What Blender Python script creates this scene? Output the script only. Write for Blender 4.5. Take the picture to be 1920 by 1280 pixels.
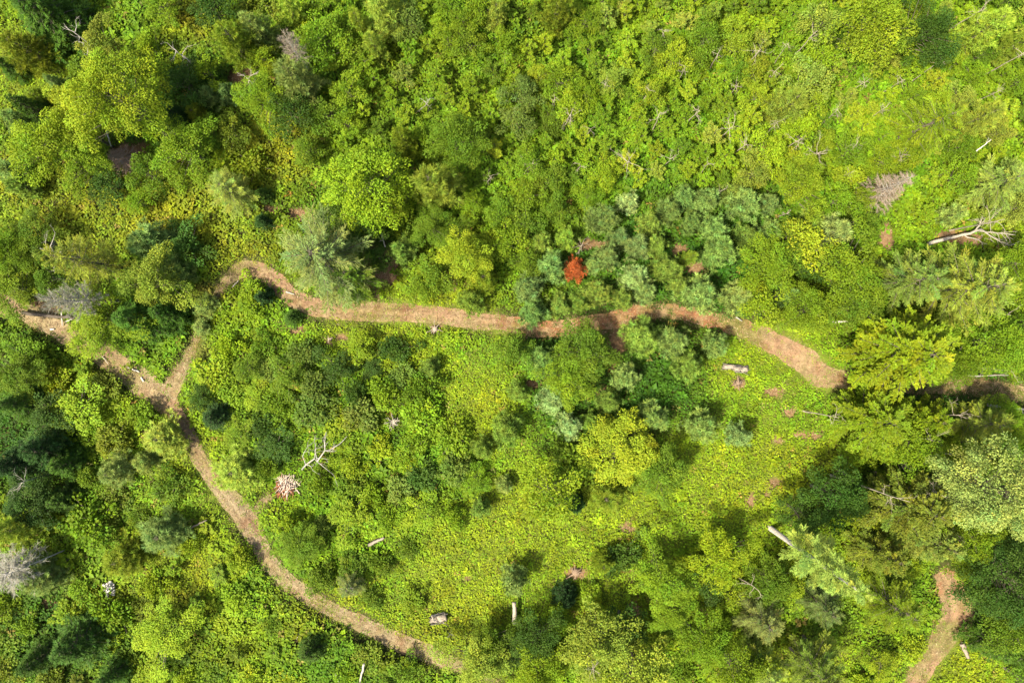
import bpy, math
import numpy as np

# ------------------------------------------------------------------ camera, sky, sun, exposure
for o in list(bpy.data.objects):
    bpy.data.objects.remove(o)
scene = bpy.context.scene
COL = scene.collection
CAM_H = 75.0            # drone height in metres
PPM = 18.0              # photograph pixels (1920 wide) per metre of ground
cam_data = bpy.data.cameras.new('camera')
cam_data.sensor_width = 36.0
cam_data.lens = 36.0 * CAM_H / (1920 / PPM)
cam_data.clip_end = 2000.0
cam = bpy.data.objects.new('camera', cam_data)
cam.location = (0, 0, CAM_H)
COL.objects.link(cam)
scene.camera = cam

SUN_EL = math.radians(59)
SHADOW_AZ = math.radians(30)      # shadows fall to the right and a little up the picture
world = bpy.data.worlds.new('World')
scene.world = world
world.use_nodes = True
wn = world.node_tree
wn.nodes.clear()
sky = wn.nodes.new('ShaderNodeTexSky')
sky.sky_type = 'NISHITA'
sky.sun_disc = False
sky.sun_elevation = SUN_EL
sky.sun_rotation = math.radians(90) - (SHADOW_AZ + math.pi)
sky.air_density = 0.8
sky.dust_density = 3.5
sky.ozone_density = 0.6
bg = wn.nodes.new('ShaderNodeBackground')
bg.inputs['Strength'].default_value = 0.135
wo = wn.nodes.new('ShaderNodeOutputWorld')
wn.links.new(sky.outputs[0], bg.inputs[0])
wn.links.new(bg.outputs[0], wo.inputs[0])

sun_data = bpy.data.lights.new('sun', 'SUN')
sun_data.energy = 4.2
sun_data.angle = math.radians(2.5)
sun_data.color = (1.0, 0.93, 0.76)
sun = bpy.data.objects.new('sun', sun_data)
sun.rotation_euler = (0, math.radians(90) - SUN_EL, SHADOW_AZ + math.pi)
sun.location = (-60, -35, 100)
COL.objects.link(sun)

scene.view_settings.view_transform = 'Standard'
scene.view_settings.look = 'None'
scene.view_settings.exposure = 1.62
scene.view_settings.gamma = 1.0
scene.view_settings.use_curve_mapping = False
cy = scene.cycles
cy.max_bounces = 5
cy.diffuse_bounces = 3
cy.glossy_bounces = 1
cy.transmission_bounces = 3
cy.transparent_max_bounces = 4
cy.use_denoising = True
cy.sample_clamp_indirect = 4.0

# ------------------------------------------------------------------ numeric helpers
R = np.random.default_rng(7)

def px2m(px, py, z=0.0):
    """photo pixel seen at height z -> ground metres"""
    k = (CAM_H - z) / CAM_H / PPM
    return (px - 960.0) * k, (640.0 - py) * k

_ng = np.random.default_rng(99).random((256, 256))
def vnoise(x, y, scale, octaves=1, seed=0):
    x = np.asarray(x, float) / scale + 37.3 * seed + 500
    y = np.asarray(y, float) / scale + 91.7 * seed + 500
    tot = 0.0; amp = 1.0; norm = 0.0
    for _ in range(octaves):
        xi = np.floor(x).astype(int); yi = np.floor(y).astype(int)
        fx = x - xi; fy = y - yi
        fx = fx * fx * (3 - 2 * fx); fy = fy * fy * (3 - 2 * fy)
        a = _ng[xi % 256, yi % 256]; b = _ng[(xi + 1) % 256, yi % 256]
        c = _ng[xi % 256, (yi + 1) % 256]; d = _ng[(xi + 1) % 256, (yi + 1) % 256]
        tot = tot + amp * ((a * (1 - fx) + b * fx) * (1 - fy) + (c * (1 - fx) + d * fx) * fy)
        norm += amp; amp *= 0.5; x = x * 2.03 + 11; y = y * 2.03 + 5
    return tot / norm

def gz(x, y):
    return 0.45 * (vnoise(x, y, 14, 2, 3) - 0.5)

def srgb(r, g, b):
    c = np.array([r, g, b]) / 255.0
    return np.where(c <= 0.04045, c / 12.92, ((c + 0.055) / 1.055) ** 2.4)

def unit(v):
    return v / np.maximum(np.linalg.norm(v, axis=-1, keepdims=True), 1e-9)

def mesh_from(name, verts, faces_list, mats, col=None, smooth=False):
    """faces_list: list of int arrays (n,3) or (n,4)"""
    me = bpy.data.meshes.new(name)
    verts = np.ascontiguousarray(verts, dtype=np.float32)
    me.vertices.add(len(verts))
    me.vertices.foreach_set('co', verts.ravel())
    loops = np.concatenate([f.ravel() for f in faces_list]).astype(np.int32)
    tot = np.concatenate([np.full(len(f), f.shape[1], dtype=np.int32) for f in faces_list])
    start = np.concatenate([[0], np.cumsum(tot)[:-1]]).astype(np.int32)
    me.loops.add(len(loops))
    me.loops.foreach_set('vertex_index', loops)
    me.polygons.add(len(tot))
    me.polygons.foreach_set('loop_start', start)
    if smooth:
        me.polygons.foreach_set('use_smooth', np.ones(len(tot), dtype=bool))
    if col is not None:
        a = me.attributes.new('tint', 'FLOAT_COLOR', 'POINT')
        c4 = np.ones((len(verts), 4), dtype=np.float32)
        c4[:, :3] = col
        a.data.foreach_set('color', c4.ravel())
    for m in (mats if isinstance(mats, (list, tuple)) else [mats]):
        me.materials.append(m)
    me.update(calc_edges=True)
    me.validate()
    return me

class Leaves:
    """collects leaves and needle blades"""
    def __init__(s):
        s.p = []; s.d = []; s.n = []; s.l = []; s.w = []; s.c = []
    def add(s, p, d, n, l, w, c):
        k = len(p)
        s.p.append(p); s.d.append(unit(d)); s.n.append(n)
        s.l.append(np.broadcast_to(l, (k,))); s.w.append(np.broadcast_to(w, (k,)))
        s.c.append(np.broadcast_to(c, (k, 3)))
    def arrays(s):
        return [np.concatenate(a) for a in (s.p, s.d, s.n, s.l, s.w, s.c)]
    def mesh(s, name, mat, kind='leaf', droop=0.25):
        p, d, n, l, w, c = s.arrays()
        side = unit(np.cross(d, n)); n = unit(np.cross(side, d))
        L = l[:, None]; W = w[:, None]
        if kind == 'leaf':
            v = np.stack([p, p + d * L * .45 + side * W * .5 + n * W * .12,
                          p + d * L - n * L * droop * .5, p + d * L * .45 - side * W * .5 + n * W * .12], 1)
            k = len(p); i = np.arange(k)[:, None] * 4
            f = np.concatenate([i + np.array([[0, 1, 2]]), i + np.array([[0, 2, 3]])])
            return mesh_from(name, v.reshape(-1, 3), [f], mat, np.repeat(c, 4, 0))
        v = np.stack([p + side * W * .5, p - side * W * .5, p + d * L - n * L * droop * .3], 1)
        f = np.arange(len(p) * 3).reshape(-1, 3)
        return mesh_from(name, v.reshape(-1, 3), [f], mat, np.repeat(c, 3, 0))

class Tubes:
    def __init__(s):
        s.v = []; s.f = []; s.n = 0; s.caps = []
    def add(s, pts, r0, r1, sides=5, rough=0.0, rng=None):
        pts = np.asarray(pts, float); m = len(pts)
        t = unit(np.gradient(pts, axis=0))
        up = np.array([0, 0, 1.0]) if abs(t[0, 2]) < .9 else np.array([1.0, 0, 0])
        a = unit(np.cross(t, up)); b = np.cross(t, a)
        rad = np.linspace(r0, r1, m)[:, None, None]
        ang = np.linspace(0, 2 * np.pi, sides, endpoint=False)
        ring = a[:, None] * np.cos(ang)[None, :, None] + b[:, None] * np.sin(ang)[None, :, None]
        if rough and rng is not None:
            rad = rad * (1 + rough * rng.normal(size=(m, sides, 1)))
        v = pts[:, None] + ring * rad
        i = np.arange(m - 1)[:, None] * sides; j = np.arange(sides)[None]
        q = np.stack([i + j, i + (j + 1) % sides, i + sides + (j + 1) % sides, i + sides + j], -1).reshape(-1, 4) + s.n
        s.v.append(v.reshape(-1, 3)); s.f.append(q)
        k = s.n
        for base in (k, k + (m - 1) * sides):       # end caps
            s.caps.append(np.array([[base, base + u, base + u + 1] for u in range(1, sides - 1)]))
        s.n += m * sides
    def mesh(s, name, mat, smooth=True):
        return mesh_from(name, np.concatenate(s.v), [np.concatenate(s.f), np.concatenate(s.caps)], mat, smooth=smooth)

# ------------------------------------------------------------------ materials
def new_mat(name):
    m = bpy.data.materials.new(name); m.use_nodes = True
    nt = m.node_tree; nt.nodes.clear()
    return m, nt, (lambda t: nt.nodes.new(t)), nt.links.new

def foliage_mat(name, trans=0.3, rough=0.5, spec=0.3):
    m, nt, N, L = new_mat(name)
    at = N('ShaderNodeAttribute'); at.attribute_name = 'tint'
    oi = N('ShaderNodeObjectInfo')
    mx = N('ShaderNodeMix'); mx.data_type = 'RGBA'; mx.blend_type = 'MULTIPLY'; mx.inputs[0].default_value = 1
    L(at.outputs['Color'], mx.inputs[6]); L(oi.outputs['Color'], mx.inputs[7])
    bs = N('ShaderNodeBsdfPrincipled'); bs.inputs['Roughness'].default_value = rough
    bs.inputs['Specular IOR Level'].default_value = spec
    L(mx.outputs[2], bs.inputs['Base Color'])
    tr = N('ShaderNodeBsdfTranslucent')
    mu = N('ShaderNodeMix'); mu.data_type = 'RGBA'; mu.blend_type = 'MULTIPLY'; mu.inputs[0].default_value = 1
    mu.inputs[7].default_value = (1.15, 1.2, .7, 1)
    L(mx.outputs[2], mu.inputs[6]); L(mu.outputs[2], tr.inputs['Color'])
    ms = N('ShaderNodeMixShader'); ms.inputs[0].default_value = trans
    L(bs.outputs[0], ms.inputs[1]); L(tr.outputs[0], ms.inputs[2])
    out = N('ShaderNodeOutputMaterial'); L(ms.outputs[0], out.inputs[0])
    return m

def bark_mat(name, c0, c1, scale=14, use_obj=False, stretch=4):
    m, nt, N, L = new_mat(name)
    tc = N('ShaderNodeTexCoord'); mp = N('ShaderNodeMapping'); mp.inputs['Scale'].default_value = (stretch, stretch, 1)
    L(tc.outputs['Object'], mp.inputs[0])
    nz = N('ShaderNodeTexNoise'); nz.inputs['Scale'].default_value = scale / 4; nz.inputs['Detail'].default_value = 6
    L(mp.outputs[0], nz.inputs['Vector'])
    cr = N('ShaderNodeValToRGB')
    cr.color_ramp.elements[0].position = .3; cr.color_ramp.elements[0].color = (*c0, 1)
    cr.color_ramp.elements[1].position = .7; cr.color_ramp.elements[1].color = (*c1, 1)
    L(nz.outputs[0], cr.inputs[0])
    col = cr.outputs[0]
    if use_obj:
        oi = N('ShaderNodeObjectInfo')
        mx = N('ShaderNodeMix'); mx.data_type = 'RGBA'; mx.blend_type = 'MULTIPLY'; mx.inputs[0].default_value = 1
        L(col, mx.inputs[6]); L(oi.outputs['Color'], mx.inputs[7]); col = mx.outputs[2]
    bs = N('ShaderNodeBsdfPrincipled'); bs.inputs['Roughness'].default_value = .85
    bs.inputs['Specular IOR Level'].default_value = .15
    L(col, bs.inputs['Base Color'])
    bp = N('ShaderNodeBump'); bp.inputs['Strength'].default_value = .5; bp.inputs['Distance'].default_value = .03
    L(nz.outputs[0], bp.inputs['Height']); L(bp.outputs[0], bs.inputs['Normal'])
    out = N('ShaderNodeOutputMaterial'); L(bs.outputs[0], out.inputs[0])
    return m

def soil_mat(name, ramp, scale, use_tint, fine=60, bump=.05):
    m, nt, N, L = new_mat(name)
    tc = N('ShaderNodeTexCoord')
    n1 = N('ShaderNodeTexNoise'); n1.inputs['Scale'].default_value = scale; n1.inputs['Detail'].default_value = 8
    n1.inputs['Roughness'].default_value = .7
    n2 = N('ShaderNodeTexNoise'); n2.inputs['Scale'].default_value = fine; n2.inputs['Detail'].default_value = 3
    L(tc.outputs['Object'], n1.inputs['Vector']); L(tc.outputs['Object'], n2.inputs['Vector'])
    ad = N('ShaderNodeMath'); ad.operation = 'MULTIPLY_ADD'; ad.inputs[1].default_value = .45
    L(n2.outputs[0], ad.inputs[0]); L(n1.outputs[0], ad.inputs[2])
    sb = N('ShaderNodeMath'); sb.operation = 'SUBTRACT'; sb.inputs[1].default_value = .22
    L(ad.outputs[0], sb.inputs[0])
    cr = N('ShaderNodeValToRGB')
    els = cr.color_ramp.elements
    while len(els) < len(ramp): els.new(.5)
    for e, (p, c) in zip(els, ramp): e.position = p; e.color = (*c, 1)
    L(sb.outputs[0], cr.inputs[0])
    col = cr.outputs[0]
    if use_tint:
        at = N('ShaderNodeAttribute'); at.attribute_name = 'tint'
        mx = N('ShaderNodeMix'); mx.data_type = 'RGBA'; mx.blend_type = 'MULTIPLY'; mx.inputs[0].default_value = 1
        L(col, mx.inputs[6]); L(at.outputs['Color'], mx.inputs[7]); col = mx.outputs[2]
    bs = N('ShaderNodeBsdfPrincipled'); bs.inputs['Roughness'].default_value = .95
    bs.inputs['Specular IOR Level'].default_value = .1
    L(col, bs.inputs['Base Color'])
    bp = N('ShaderNodeBump'); bp.inputs['Strength'].default_value = .8; bp.inputs['Distance'].default_value = bump
    L(sb.outputs[0], bp.inputs['Height']); L(bp.outputs[0], bs.inputs['Normal'])
    out = N('ShaderNodeOutputMaterial'); L(bs.outputs[0], out.inputs[0])
    return m

M_LEAF = foliage_mat('broad_leaf', .26, .6, .1)
M_NEEDLE = foliage_mat('needle', .28, .6, .12)
M_HERB = foliage_mat('herb_leaf', .27, .6, .12)
M_BARK = bark_mat('bark', (.05, .042, .028), (.14, .12, .08))
M_PALE = bark_mat('weathered_wood', (.17, .155, .13), (.36, .34, .30), use_obj=True)
M_TWIG = bark_mat('dry_twig', (.5, .5, .5), (1, 1, 1), use_obj=True)
M_GROUND = soil_mat('forest_floor', [(.25, (.035, .028, .016)), (.5, (.085, .062, .036)), (.75, (.15, .105, .068))], .9, True)
M_TRAIL = soil_mat('trail_dirt', [(.25, (.38, .38, .38)), (.45, (.78, .78, .78)), (.62, (1, 1, 1)), (.8, (1.35, 1.32, 1.22))], 1.6, True, 22, .10)

# tones as base colours (linear)
K = 0.36
def tone(r, g, b, k=K): return srgb(r, g, b) * k * np.array([.93, 1.0, .68])
TONES = {
    'lime':   (tone(174, 198, 48), 'lime green'),
    'green':  (tone(150, 180, 44), 'bright green'),
    'mid':    (tone(130, 160, 46), 'mid green'),
    'dark':   (tone(90, 122, 46), 'dark green'),
    'deep':   (tone(62, 92, 46), 'blackish green'),
    'blue':   (tone(138, 162, 96), 'blue-green'),
    'pblue':  (tone(166, 188, 130), 'pale blue-green'),
    'pine':   (tone(140, 162, 74), 'soft green'),
    'yellow': (tone(190, 206, 54), 'yellow'),
    'ygreen': (tone(182, 200, 54), 'yellow-green'),
    'khaki':  (tone(178, 192, 80), 'khaki'),
    'olive':  (tone(146, 160, 52), 'olive'),
    'pale':   (tone(186, 206, 102), 'pale green'),
    'cream':  (tone(200, 218, 122), 'cream-tinged'),
    'grey':   (tone(164, 178, 104), 'grey-green'),
    'brown':  (np.array([.25, .185, .12]), 'brown'),
    'red':    (tone(214, 112, 70, .44), 'rust-red'),
}

# ------------------------------------------------------------------ trails and bare ground (photo pixels: x, y, half-width)
TRAILS = {
    'upper': [(420, 535, 10), (436, 514, 17), (462, 502, 20), (492, 507, 20), (520, 530, 22), (550, 560, 22), (590, 578, 23), (640, 582, 24),
              (700, 583, 24), (760, 587, 20), (830, 592, 19), (890, 600, 19), (950, 606, 20), (1000, 618, 20), (1050, 616, 19), (1100, 606, 19),
              (1150, 602, 21), (1195, 584, 20), (1250, 582, 18), (1310, 592, 19), (1370, 608, 20), (1420, 628, 24), (1465, 648, 27), (1505, 675, 30),
              (1535, 705, 27), (1575, 712, 20), (1640, 716, 22), (1720, 722, 20), (1800, 724, 19), (1870, 732, 20), (1950, 742, 20)],
    'lower': [(-40, 560, 22), (40, 583, 20), (90, 606, 22), (140, 634, 24), (190, 660, 24), (230, 690, 26), (275, 725, 28), (310, 750, 26), (335, 780, 20),
              (352, 815, 17), (370, 850, 17), (395, 890, 17), (430, 935, 22), (460, 970, 25), (478, 1005, 20), (505, 1050, 18), (540, 1090, 18),
              (590, 1125, 18), (650, 1155, 18), (710, 1185, 20), (765, 1212, 20), (820, 1232, 17), (875, 1252, 13), (960, 1300, 12)],
    'fork': [(310, 745, 22), (330, 712, 17), (352, 676, 12), (366, 640, 9), (380, 600, 7), (400, 562, 7), (422, 534, 9)],
    'spur': [(465, 965, 20), (490, 945, 12), (512, 925, 8)],
    'corner': [(1762, 1065, 14), (1778, 1090, 22), (1788, 1120, 26), (1796, 1152, 34), (1775, 1185, 24), (1748, 1225, 19), (1722, 1262, 19), (1700, 1310, 20)],
}
BARE = [(715, 505, 36, 42), (250, 290, 34, 22), (508, 388, 18, 16), (563, 402, 18, 12), (640, 635, 12, 9), (556, 618, 20, 8), (617, 637, 9, 8),
        (1000, 720, 16, 9), (1662, 445, 16, 24), (1800, 445, 52, 16), (1105, 462, 30, 14), (850, 522, 10, 22), (1155, 640, 26, 26), (1080, 1075, 26, 12),
        (1175, 988, 13, 12), (1182, 1080, 11, 14), (1190, 1138, 14, 19), (1480, 772, 12, 11), (1455, 825, 12, 9), (1500, 816, 16, 9), (1528, 815, 12, 8),
        (1405, 940, 12, 16), (1452, 907, 14, 10), (1436, 925, 10, 6), (1322, 1145, 12, 12), (1303, 1092, 11, 14), (1650, 362, 26, 18), (1385, 718, 14, 12),
        (1450, 735, 20, 10), (90, 575, 34, 16), (455, 150, 22, 18), (1740, 1025, 22, 12), (877, 1085, 10, 6), (1330, 1215, 9, 12), (715, 865, 10, 6),
        (560, 1190, 10, 8), (130, 960, 14, 10), (1520, 560, 10, 10), (1820, 722, 40, 14), (705, 1012, 18, 8), (815, 617, 14, 9), (280, 810, 10, 8),
        (95, 1130, 14, 8), (1300, 500, 22, 14), (1270, 470, 16, 12), (1145, 680, 16, 12), (1130, 735, 12, 12)]

KEEP = [(537, 912, 34, 34), (600, 850, 50, 42), (738, 791, 34, 32), (205, 1103, 24, 22), (1380, 690, 40, 18), (822, 1160, 34, 24), (815, 617, 18, 12), (1384, 718, 20, 16), (962, 1150, 20, 46), (705, 1014, 26, 16),
        (1795, 440, 80, 34), (1662, 442, 26, 34), (100, 600, 70, 30), (1812, 1218, 22, 26), (1080, 1075, 36, 22), (1540, 650, 50, 50), (1450, 720, 120, 70), (1400, 880, 130, 70), (1140, 1000, 160, 30), (900, 1060, 110, 60), (1000, 1010, 70, 50),
        (870, 690, 70, 60), (930, 780, 50, 70), (110, 388, 120, 34), (340, 378, 58, 46), (512, 256, 46, 34), (330, 42, 46, 34), (60, 135, 50, 40), (450, 462, 46, 34), (240, 25, 40, 34), (1440, 1000, 60, 24), (1820, 722, 70, 18), (1870, 763, 60, 10), (395, 900, 40, 60), (520, 1090, 60, 50), (640, 1165, 60, 40),
        (250, 288, 36, 24), (715, 500, 40, 44), (1690, 345, 50, 30), (1500, 1220, 60, 26), (1580, 1200, 90, 40), (1830, 1220, 60, 40), (1563, 603, 26, 14), (708, 440, 16, 26), (300, 690, 60, 40)]
def keep_amount(x, y, hard):
    b = np.zeros_like(np.asarray(x, float))
    for (px, py, rx, ry) in KEEP[:hard]:
        cx, cyy = px2m(px, py)
        b = np.maximum(b, np.clip(1.6 - ((x - cx) / (rx / PPM)) ** 2 - ((y - cyy) / (ry / PPM)) ** 2, 0, 1))
    return b

def densify(pts, step=0.35):
    P = np.array([(*px2m(x, y), w / PPM) for x, y, w in pts])
    seg = np.linalg.norm(np.diff(P[:, :2], axis=0), axis=1)
    t = np.concatenate([[0], np.cumsum(seg)])
    n = max(2, int(t[-1] / step))
    u = np.linspace(0, t[-1], n)
    Q = np.stack([np.interp(u, t, P[:, k]) for k in range(3)], 1)
    ker = np.array([1, 2, 3, 4, 3, 2, 1.]); ker /= ker.sum()
    for k in range(3):
        pad = np.pad(Q[:, k], 3, mode='edge'); Q[:, k] = np.convolve(pad, ker, 'valid')
    return Q
TR = {k: densify([(x, y, w * {'lower': .82, 'spur': .6, 'fork': .85, 'upper': .78}.get(k, 1.0)) for x, y, w in v]) for k, v in TRAILS.items()}
TR_ALL = np.concatenate(list(TR.values()))

def trail_dist(x, y):
    """signed distance in units of metres outside the trail edge (negative = on the trail)"""
    x = np.asarray(x, float).ravel(); y = np.asarray(y, float).ravel()
    best = np.full(len(x), 99.0)
    for i in range(0, len(x), 20000):
        xs = x[i:i + 20000, None]; ys = y[i:i + 20000, None]
        d = np.sqrt((xs - TR_ALL[None, ::2, 0]) ** 2 + (ys - TR_ALL[None, ::2, 1]) ** 2) - TR_ALL[None, ::2, 2]
        best[i:i + 20000] = d.min(1)
    return best

def bare_amount(x, y):
    x = np.asarray(x, float); y = np.asarray(y, float)
    b = np.zeros_like(x)
    wob = vnoise(x, y, .7, 2, 8) - .5
    for (px, py, rx, ry) in BARE:
        cx, cyy = px2m(px, py)
        d = ((x - cx) / (rx / PPM)) ** 2 + ((y - cyy) / (ry / PPM)) ** 2
        b = np.maximum(b, np.clip(1.45 - d + wob * 1.6, 0, 1))
    return b

# ------------------------------------------------------------------ ground sheet
def make_ground():
    core_x = np.arange(-64, 64.01, .5); core_y = np.arange(-46, 46.01, .5)
    ext = np.array([4, 10, 20, 40, 80, 160, 320, 640.])
    xs = np.concatenate([-64 - ext[::-1], core_x, 64 + ext]); ys = np.concatenate([-46 - ext[::-1], core_y, 46 + ext])
    X, Y = np.meshgrid(xs, ys, indexing='ij')
    V = np.stack([X, Y, gz(X, Y)], -1).reshape(-1, 3)
    nx, ny = X.shape
    i = np.arange(nx - 1)[:, None] * ny + np.arange(ny - 1)[None]
    q = np.stack([i, i + ny, i + ny + 1, i + 1], -1).reshape(-1, 4)
    b = bare_amount(X, Y).reshape(-1, 1)
    _, prm = zone_fields(X.ravel(), Y.ravel()); lw = np.clip((.27 - prm[:, 2:3]) / .06, 0, 1)
    far = (np.maximum(np.abs(X) - 66, np.abs(Y) - 48).reshape(-1, 1) > 0)
    base = (np.array([[.42, .62, .25]]) * (1 - lw) + np.array([[.95, 1.6, .35]]) * lw) * (1 - b) + np.array([[1.7, 1.4, 1.15]]) * b  # floor under plants darkened to paint shade into the gaps
    base = np.where(far, np.array([[1.0, 1.9, .5]]), base)
    me = mesh_from('ground', V, [q], M_GROUND, base, smooth=True)
    o = bpy.data.objects.new('ground', me); o['kind'] = 'structure'; COL.objects.link(o)

# soil colour along each trail: (fraction, colour); right end of 'upper' darkened to paint its shade
TAN = np.array([.40, .275, .165]); ORANGE = np.array([.40, .20, .105]); STRAW = np.array([.37, .285, .14]); GRASSY = np.array([.21, .22, .06]); GREYB = np.array([.30, .225, .13])
DULL = np.array([.42, .365, .235]); GREYB = np.array([.33, .28, .185]); TAN = np.array([.40, .27, .175])
TRAIL_COL = {
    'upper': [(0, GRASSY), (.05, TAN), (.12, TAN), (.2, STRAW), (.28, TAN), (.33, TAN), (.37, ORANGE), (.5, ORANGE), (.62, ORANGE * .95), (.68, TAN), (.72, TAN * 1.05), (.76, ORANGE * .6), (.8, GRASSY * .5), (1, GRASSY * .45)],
    'lower': [(0, TAN), (.1, DULL), (.18, TAN), (.27, DULL), (.33, TAN * .95), (.47, DULL), (.52, GREYB), (.58, GREYB * .95), (.62, DULL), (.72, DULL * .95), (.82, GREYB), (.88, DULL), (.93, GRASSY), (1, GRASSY)],
    'fork': [(0, DULL), (.25, DULL * .9), (.45, GRASSY), (1, GRASSY)],
    'spur': [(0, GREYB), (1, GREYB)],
    'corner': [(0, ORANGE), (.35, TAN), (.6, TAN), (1, TAN)],
}
for ti, (k, Q) in enumerate(TR.items()):
    n = len(Q); m = 11
    t = unit(np.gradient(Q[:, :2], axis=0)); nrm = np.stack([-t[:, 1], t[:, 0]], 1)
    s = np.linspace(-1, 1, m)
    wob = 1.02 + .6 * (vnoise(np.arange(n) * .35, np.zeros(n) + ti * 9, 1.3, 2, 5) - .5)
    wob2 = 1.02 + .6 * (vnoise(np.arange(n) * .35, np.zeros(n) + ti * 9 + 40, 1.3, 2, 6) - .5)
    W = np.where(s[None] < 0, wob[:, None], wob2[:, None]) * Q[:, 2:3] * s[None]
    X = Q[:, 0:1] + nrm[:, 0:1] * W; Y = Q[:, 1:2] + nrm[:, 1:2] * W
    Z = gz(X, Y) + .035 + .004 * ti + .03 * np.cos(s * 2 * np.pi * 1.0)[None] * .6 + .02 * (vnoise(X, Y, .5, 2, 4) - .5)
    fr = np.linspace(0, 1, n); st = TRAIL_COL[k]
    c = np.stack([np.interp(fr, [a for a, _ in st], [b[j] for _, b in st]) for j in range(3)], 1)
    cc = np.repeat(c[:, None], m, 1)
    g = np.clip((vnoise(X, Y, 2.2, 3, 12) - .5) * 3, 0, .8)[..., None]
    cc = cc * (1 - g) + np.array([.30, .26, .10]) * g
    g = np.clip((vnoise(X, Y, 1.5, 3, 22) - .58) * 4, 0, .7)[..., None]
    cc = cc * (1 - g) + np.array([.23, .12, .07]) * g
    g = np.clip((vnoise(X, Y, .8, 2, 41) - .5) * 4, 0, .6)[..., None]
    cc = cc * (1 - g) + np.array([.44, .36, .22]) * g
    g = np.clip((vnoise(X, Y, 2.6, 3, 55) - .55) * 4, 0, .75)[..., None]
    cc = cc * (1 - g) + np.array([.20, .23, .06]) * g
    rut = np.exp(-((np.abs(s)[None] - .42 - .1 * (vnoise(X, Y, 3.0, 1, 61) - .5)) / .16) ** 2)[..., None] * np.clip(vnoise(X, Y, 5.0, 2, 62) * 2 - .5, 0, 1)[..., None]
    cc = cc * (1 - .28 * rut)
    cc = cc * np.array([.55, .50, .43])
    i = np.arange(n - 1)[:, None] * m + np.arange(m - 1)[None]
    q = np.stack([i, i + 1, i + m + 1, i + m], -1).reshape(-1, 4)[:, ::-1]
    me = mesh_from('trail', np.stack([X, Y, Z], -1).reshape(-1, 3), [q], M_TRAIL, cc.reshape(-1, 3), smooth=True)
    o = bpy.data.objects.new('trail', me); o['kind'] = 'structure'; COL.objects.link(o)

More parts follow.
